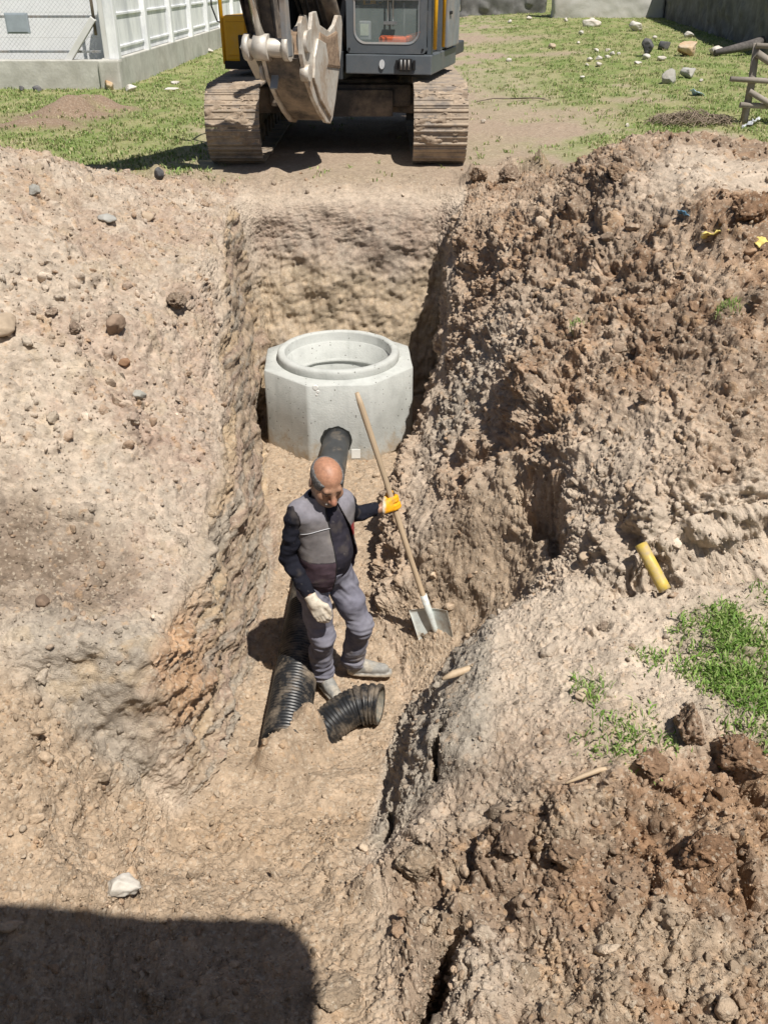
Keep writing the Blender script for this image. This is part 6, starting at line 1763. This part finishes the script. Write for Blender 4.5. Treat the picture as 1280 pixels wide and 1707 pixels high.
# ---------------------------------------------------------------- loose clods and grass
VGf = VG.reshape(-1, 3).astype(np.float32)
e1 = np.linalg.norm(np.gradient(VG, axis=1), axis=-1).ravel(); e2 = np.linalg.norm(np.gradient(VG, axis=0), axis=-1).ravel()
AREA = (np.minimum(e1, .3) * np.minimum(e2, .3)).astype(np.float32)
zd_ = VGf[:, 1] * math.cos(PITCH) + (CZ - VGf[:, 2]) * math.sin(PITCH)
zd_ = np.maximum(zd_, .3)
uu = np.abs(VGf[:, 0]) / zd_; 
seen = (uu < .427 * 1.25 + .1 / zd_) & (VGf[:, 1] > 1.5)
rg = np.random.default_rng(21)
def rotm(n, r):
    q = r.normal(size=(n, 4)); q /= np.linalg.norm(q, axis=1, keepdims=True); a, b, c, d = q.T
    return np.stack([np.stack([1 - 2 * (c * c + d * d), 2 * (b * c - a * d), 2 * (b * d + a * c)], -1), np.stack([2 * (b * c + a * d), 1 - 2 * (b * b + d * d), 2 * (c * d - a * b)], -1), np.stack([2 * (b * d - a * c), 2 * (c * d + a * b), 1 - 2 * (b * b + c * c)], -1)], 1).astype(np.float32)
def scatter(wt, n, smin_, smax_, pw_, subd, nvar, sink, seed):
    r = np.random.default_rng(seed)
    p = (wt * AREA * seen).astype(np.float64); p /= p.sum()
    cs = np.cumsum(p); idx = np.searchsorted(cs, r.random(n)); idx = np.minimum(idx, len(VGf) - 1)
    s = smin_ * (smax_ / smin_) ** (r.random(n) ** pw_)
    Rm = rotm(n, r)
    nn = VN[idx]; nn = np.where(nn[:, 2:3] < 0, -nn, nn)
    jit = r.normal(size=(n, 3)).astype(np.float32) * .004
    c = VGf[idx] + jit + nn * (s * sink)[:, None]
    tone = (1 + r.normal(size=n) * (.16 if subd < 3 else .24)).clip(.45, 1.5)
    cl = col[idx] * tone[:, None]
    wm = r.random(n) < .14
    cl[wm] = cl[wm] * .4 + np.array([(.34, .22, .14)]) * .6
    pl = r.random(n) < .10
    cl[pl] = cl[pl] * .6 + np.array([(.50, .42, .33)]) * .4
    Vs, Fs, Cs = [], [], []; base = 0
    for k in range(nvar):
        m = np.nonzero(np.arange(n) % nvar == k)[0]
        Vr, Fr = rock_arrays(seed * 50 + k, subd, (1, r.uniform(.65, 1), r.uniform(.45, .8)), 9, .10 if subd < 3 else .2, .09)
        if subd >= 3:
            hh_, _ = lumps(Vr * 2.3 + k, 1.3); Vr = Vr * (.85 + .55 * hh_)[:, None]
        W = np.einsum('nij,vj->nvi', Rm[m], Vr) * s[m][:, None, None] + c[m][:, None, :]
        Vs.append(W.reshape(-1, 3)); nv = len(Vr)
        Fs.append((Fr[None] + (np.arange(len(m)) * nv)[:, None, None]).reshape(-1, 3) + base); base += nv * len(m)
        Cs.append(np.repeat(cl[m], nv, 0))
    return np.concatenate(Vs), np.concatenate(Fs), np.concatenate(Cs)
depthw = 1 / np.maximum(zd_, 2.5)
okz = near * (1 - .9 * wallB) * (1 - .75 * wallL)
w_big = (1.6 * bankL * sstep(.1, .9, patch + .4 * lowf) * sstep(4.2, 5.5, y) + 1.3 * heapR + .45 * fgR + .5 * fgL + .2 * terr + .2 * back + .25 * bay + .15 * floor) * okz * depthw
w_med = (1.6 * bankL + 1.6 * bankR + 1.3 * fgR + .9 * fgL + .35 * terr + .8 * back + .7 * bay + .6 * floor + .3 * wallR) * okz * depthw
w_sml = (1.2 * bankL + 1.2 * bankR + 1.4 * fgR + 1.3 * fgL + 1.2 * terr + 1. * back + 1.3 * bay + 1.3 * floor + .4 * wallR) * okz * depthw ** 2
VV, FF, CC = [], [], []; b0 = 0
for args in ((w_big, 1700, .018, .07, 2.2, 3, 12, .15, 1), (w_med, 9000, .008, .028, 1.6, 2, 12, .2, 2), (w_sml, 75000, .0022, .009, 1.4, 1, 8, .3, 3)):
    a_, f_, c_ = scatter(*args); VV.append(a_); FF.append(f_ + b0); CC.append(c_); b0 += len(a_)
clods = obj_np('loose_clods', np.concatenate(VV), np.concatenate(FF), M_SOIL)
vcol(clods, np.clip(np.concatenate(CC), .02, .8))
tag(clods, 'loose crumbled clods and grit strewn over the dug soil', 'soil clods', kind='stuff')

def blades(wt, n, h0, h1, w0, w1, lean, seed, cols, clump=0):
    r = np.random.default_rng(seed)
    p = (wt * AREA * seen).astype(np.float64); p /= p.sum()
    cs = np.cumsum(p)
    nc_ = max(n // clump, 1) if clump else n
    idx = np.minimum(np.searchsorted(cs, r.random(nc_)), len(VGf) - 1)
    if clump: idx = np.repeat(idx, clump)
    n = len(idx)
    base = VGf[idx].copy()
    sp = (.035 if clump else .006)
    base[:, :2] += r.normal(size=(n, 2)) * sp
    base[:, 2] -= .006
    h = r.uniform(h0, h1, n); w_ = r.uniform(w0, w1, n); a = r.uniform(0, 2 * math.pi, n); a2 = a + r.normal(size=n) * .7 + math.pi / 2
    d = np.stack([np.cos(a2), np.sin(a2), 0 * a], -1); sd_ = np.stack([np.cos(a), np.sin(a), 0 * a], -1)
    ln = r.uniform(lean * .4, lean * 1.4, n)
    up_ = np.array([[0, 0, 1.]])
    P0 = base; P1 = base + up_ * (h * .6)[:, None] + d * (h * ln * .35)[:, None]; P2 = base + up_ * (h * (1 - .3 * ln))[:, None] + d * (h * ln)[:, None]
    hw = (w_ / 2)[:, None] * sd_
    Vs = np.stack([P0 - hw * .7, P0 + hw * .7, P1 + hw, P1 - hw, P2], 1).reshape(-1, 3)
    o = (np.arange(n) * 5)[:, None]
    q = o + np.array([[0, 1, 2, 3]]); t = o + np.array([[3, 2, 4]])
    cols = np.array(cols); c = cols[r.integers(0, len(cols), n)] * (1 + .22 * r.normal(size=(n, 1))).clip(.5, 1.6)
    return Vs, q, t, np.repeat(c, 5, 0)
M_GRASS = mat_attr('grass_blade', rough=.6, var=.12, scale=30, bump=0, spec=.3)
gn_ = M_GRASS.node_tree; b_ = gn_.nodes['Principled BSDF']
tr_n = gn_.nodes.new('ShaderNodeBsdfTranslucent'); ad = gn_.nodes.new('ShaderNodeMixShader'); ad.inputs[0].default_value = .3
src_ = b_.inputs['Base Color'].links[0].from_socket
gn_.links.new(src_, tr_n.inputs['Color']); gn_.links.new(b_.outputs[0], ad.inputs[1]); gn_.links.new(tr_n.outputs[0], ad.inputs[2])
gn_.links.new(ad.outputs[0], gn_.nodes['Material Output'].inputs['Surface'])
GC = [(.17, .30, .05), (.22, .36, .08), (.26, .36, .10), (.14, .25, .05), (.32, .37, .15)]
wk = np.zeros(len(x), f32)
for u_, v_, z_, r__ in ((1212, 525, .2, .06), (955, 550, -.1, .05), (985, 1145, -1.05, .07)): wk = np.maximum(wk, bl(u_, v_, z_, r__))
a_, q_, t_, c_ = blades(gT ** 1.4 * (.12 + sstep(-.2, .35, n2)), 5200, .02, .06, .005, .010, .8, 31, GC, clump=7)
a2_, q2_, t2_, c2_ = blades(wk, 350, .03, .06, .003, .006, .7, 33, GC)
Vg = np.concatenate([a_, a2_]); qq = np.concatenate([q_, q2_ + len(a_)]); tt = np.concatenate([t_, t2_ + len(a_)])
gr = obj_np('grass', Vg, [qq, tt], M_GRASS); vcol(gr, np.concatenate([c_, c2_]))
tag(gr, 'bright green grass growing on the pale ledge at the right edge', 'grass', kind='stuff')
wf = gmask * (VGf[:, 1] > 10) * (VGf[:, 1] < 45) / np.maximum(zd_, 8) ** 1.3 * (.25 + sstep(-.4, .4, fbm(st(x * 2.2, y * 1.4, 0 * x) + 500, 3)))
FGC = [(.23, .30, .09), (.29, .34, .13), (.34, .34, .17), (.21, .30, .08), (.44, .39, .23), (.18, .27, .08)]
a_, q_, t_, c_ = blades(wf, 110000, .025, .075, .008, .02, .8, 35, FGC, clump=6)
dry = bl(1150, 190, .1, 1.2, 1.2) * far
gf = obj_np('meadow_grass', a_, [q_, t_], M_GRASS); vcol(gf, c_)
tag(gf, 'patchy short meadow grass around and behind the excavator', 'grass', kind='stuff')
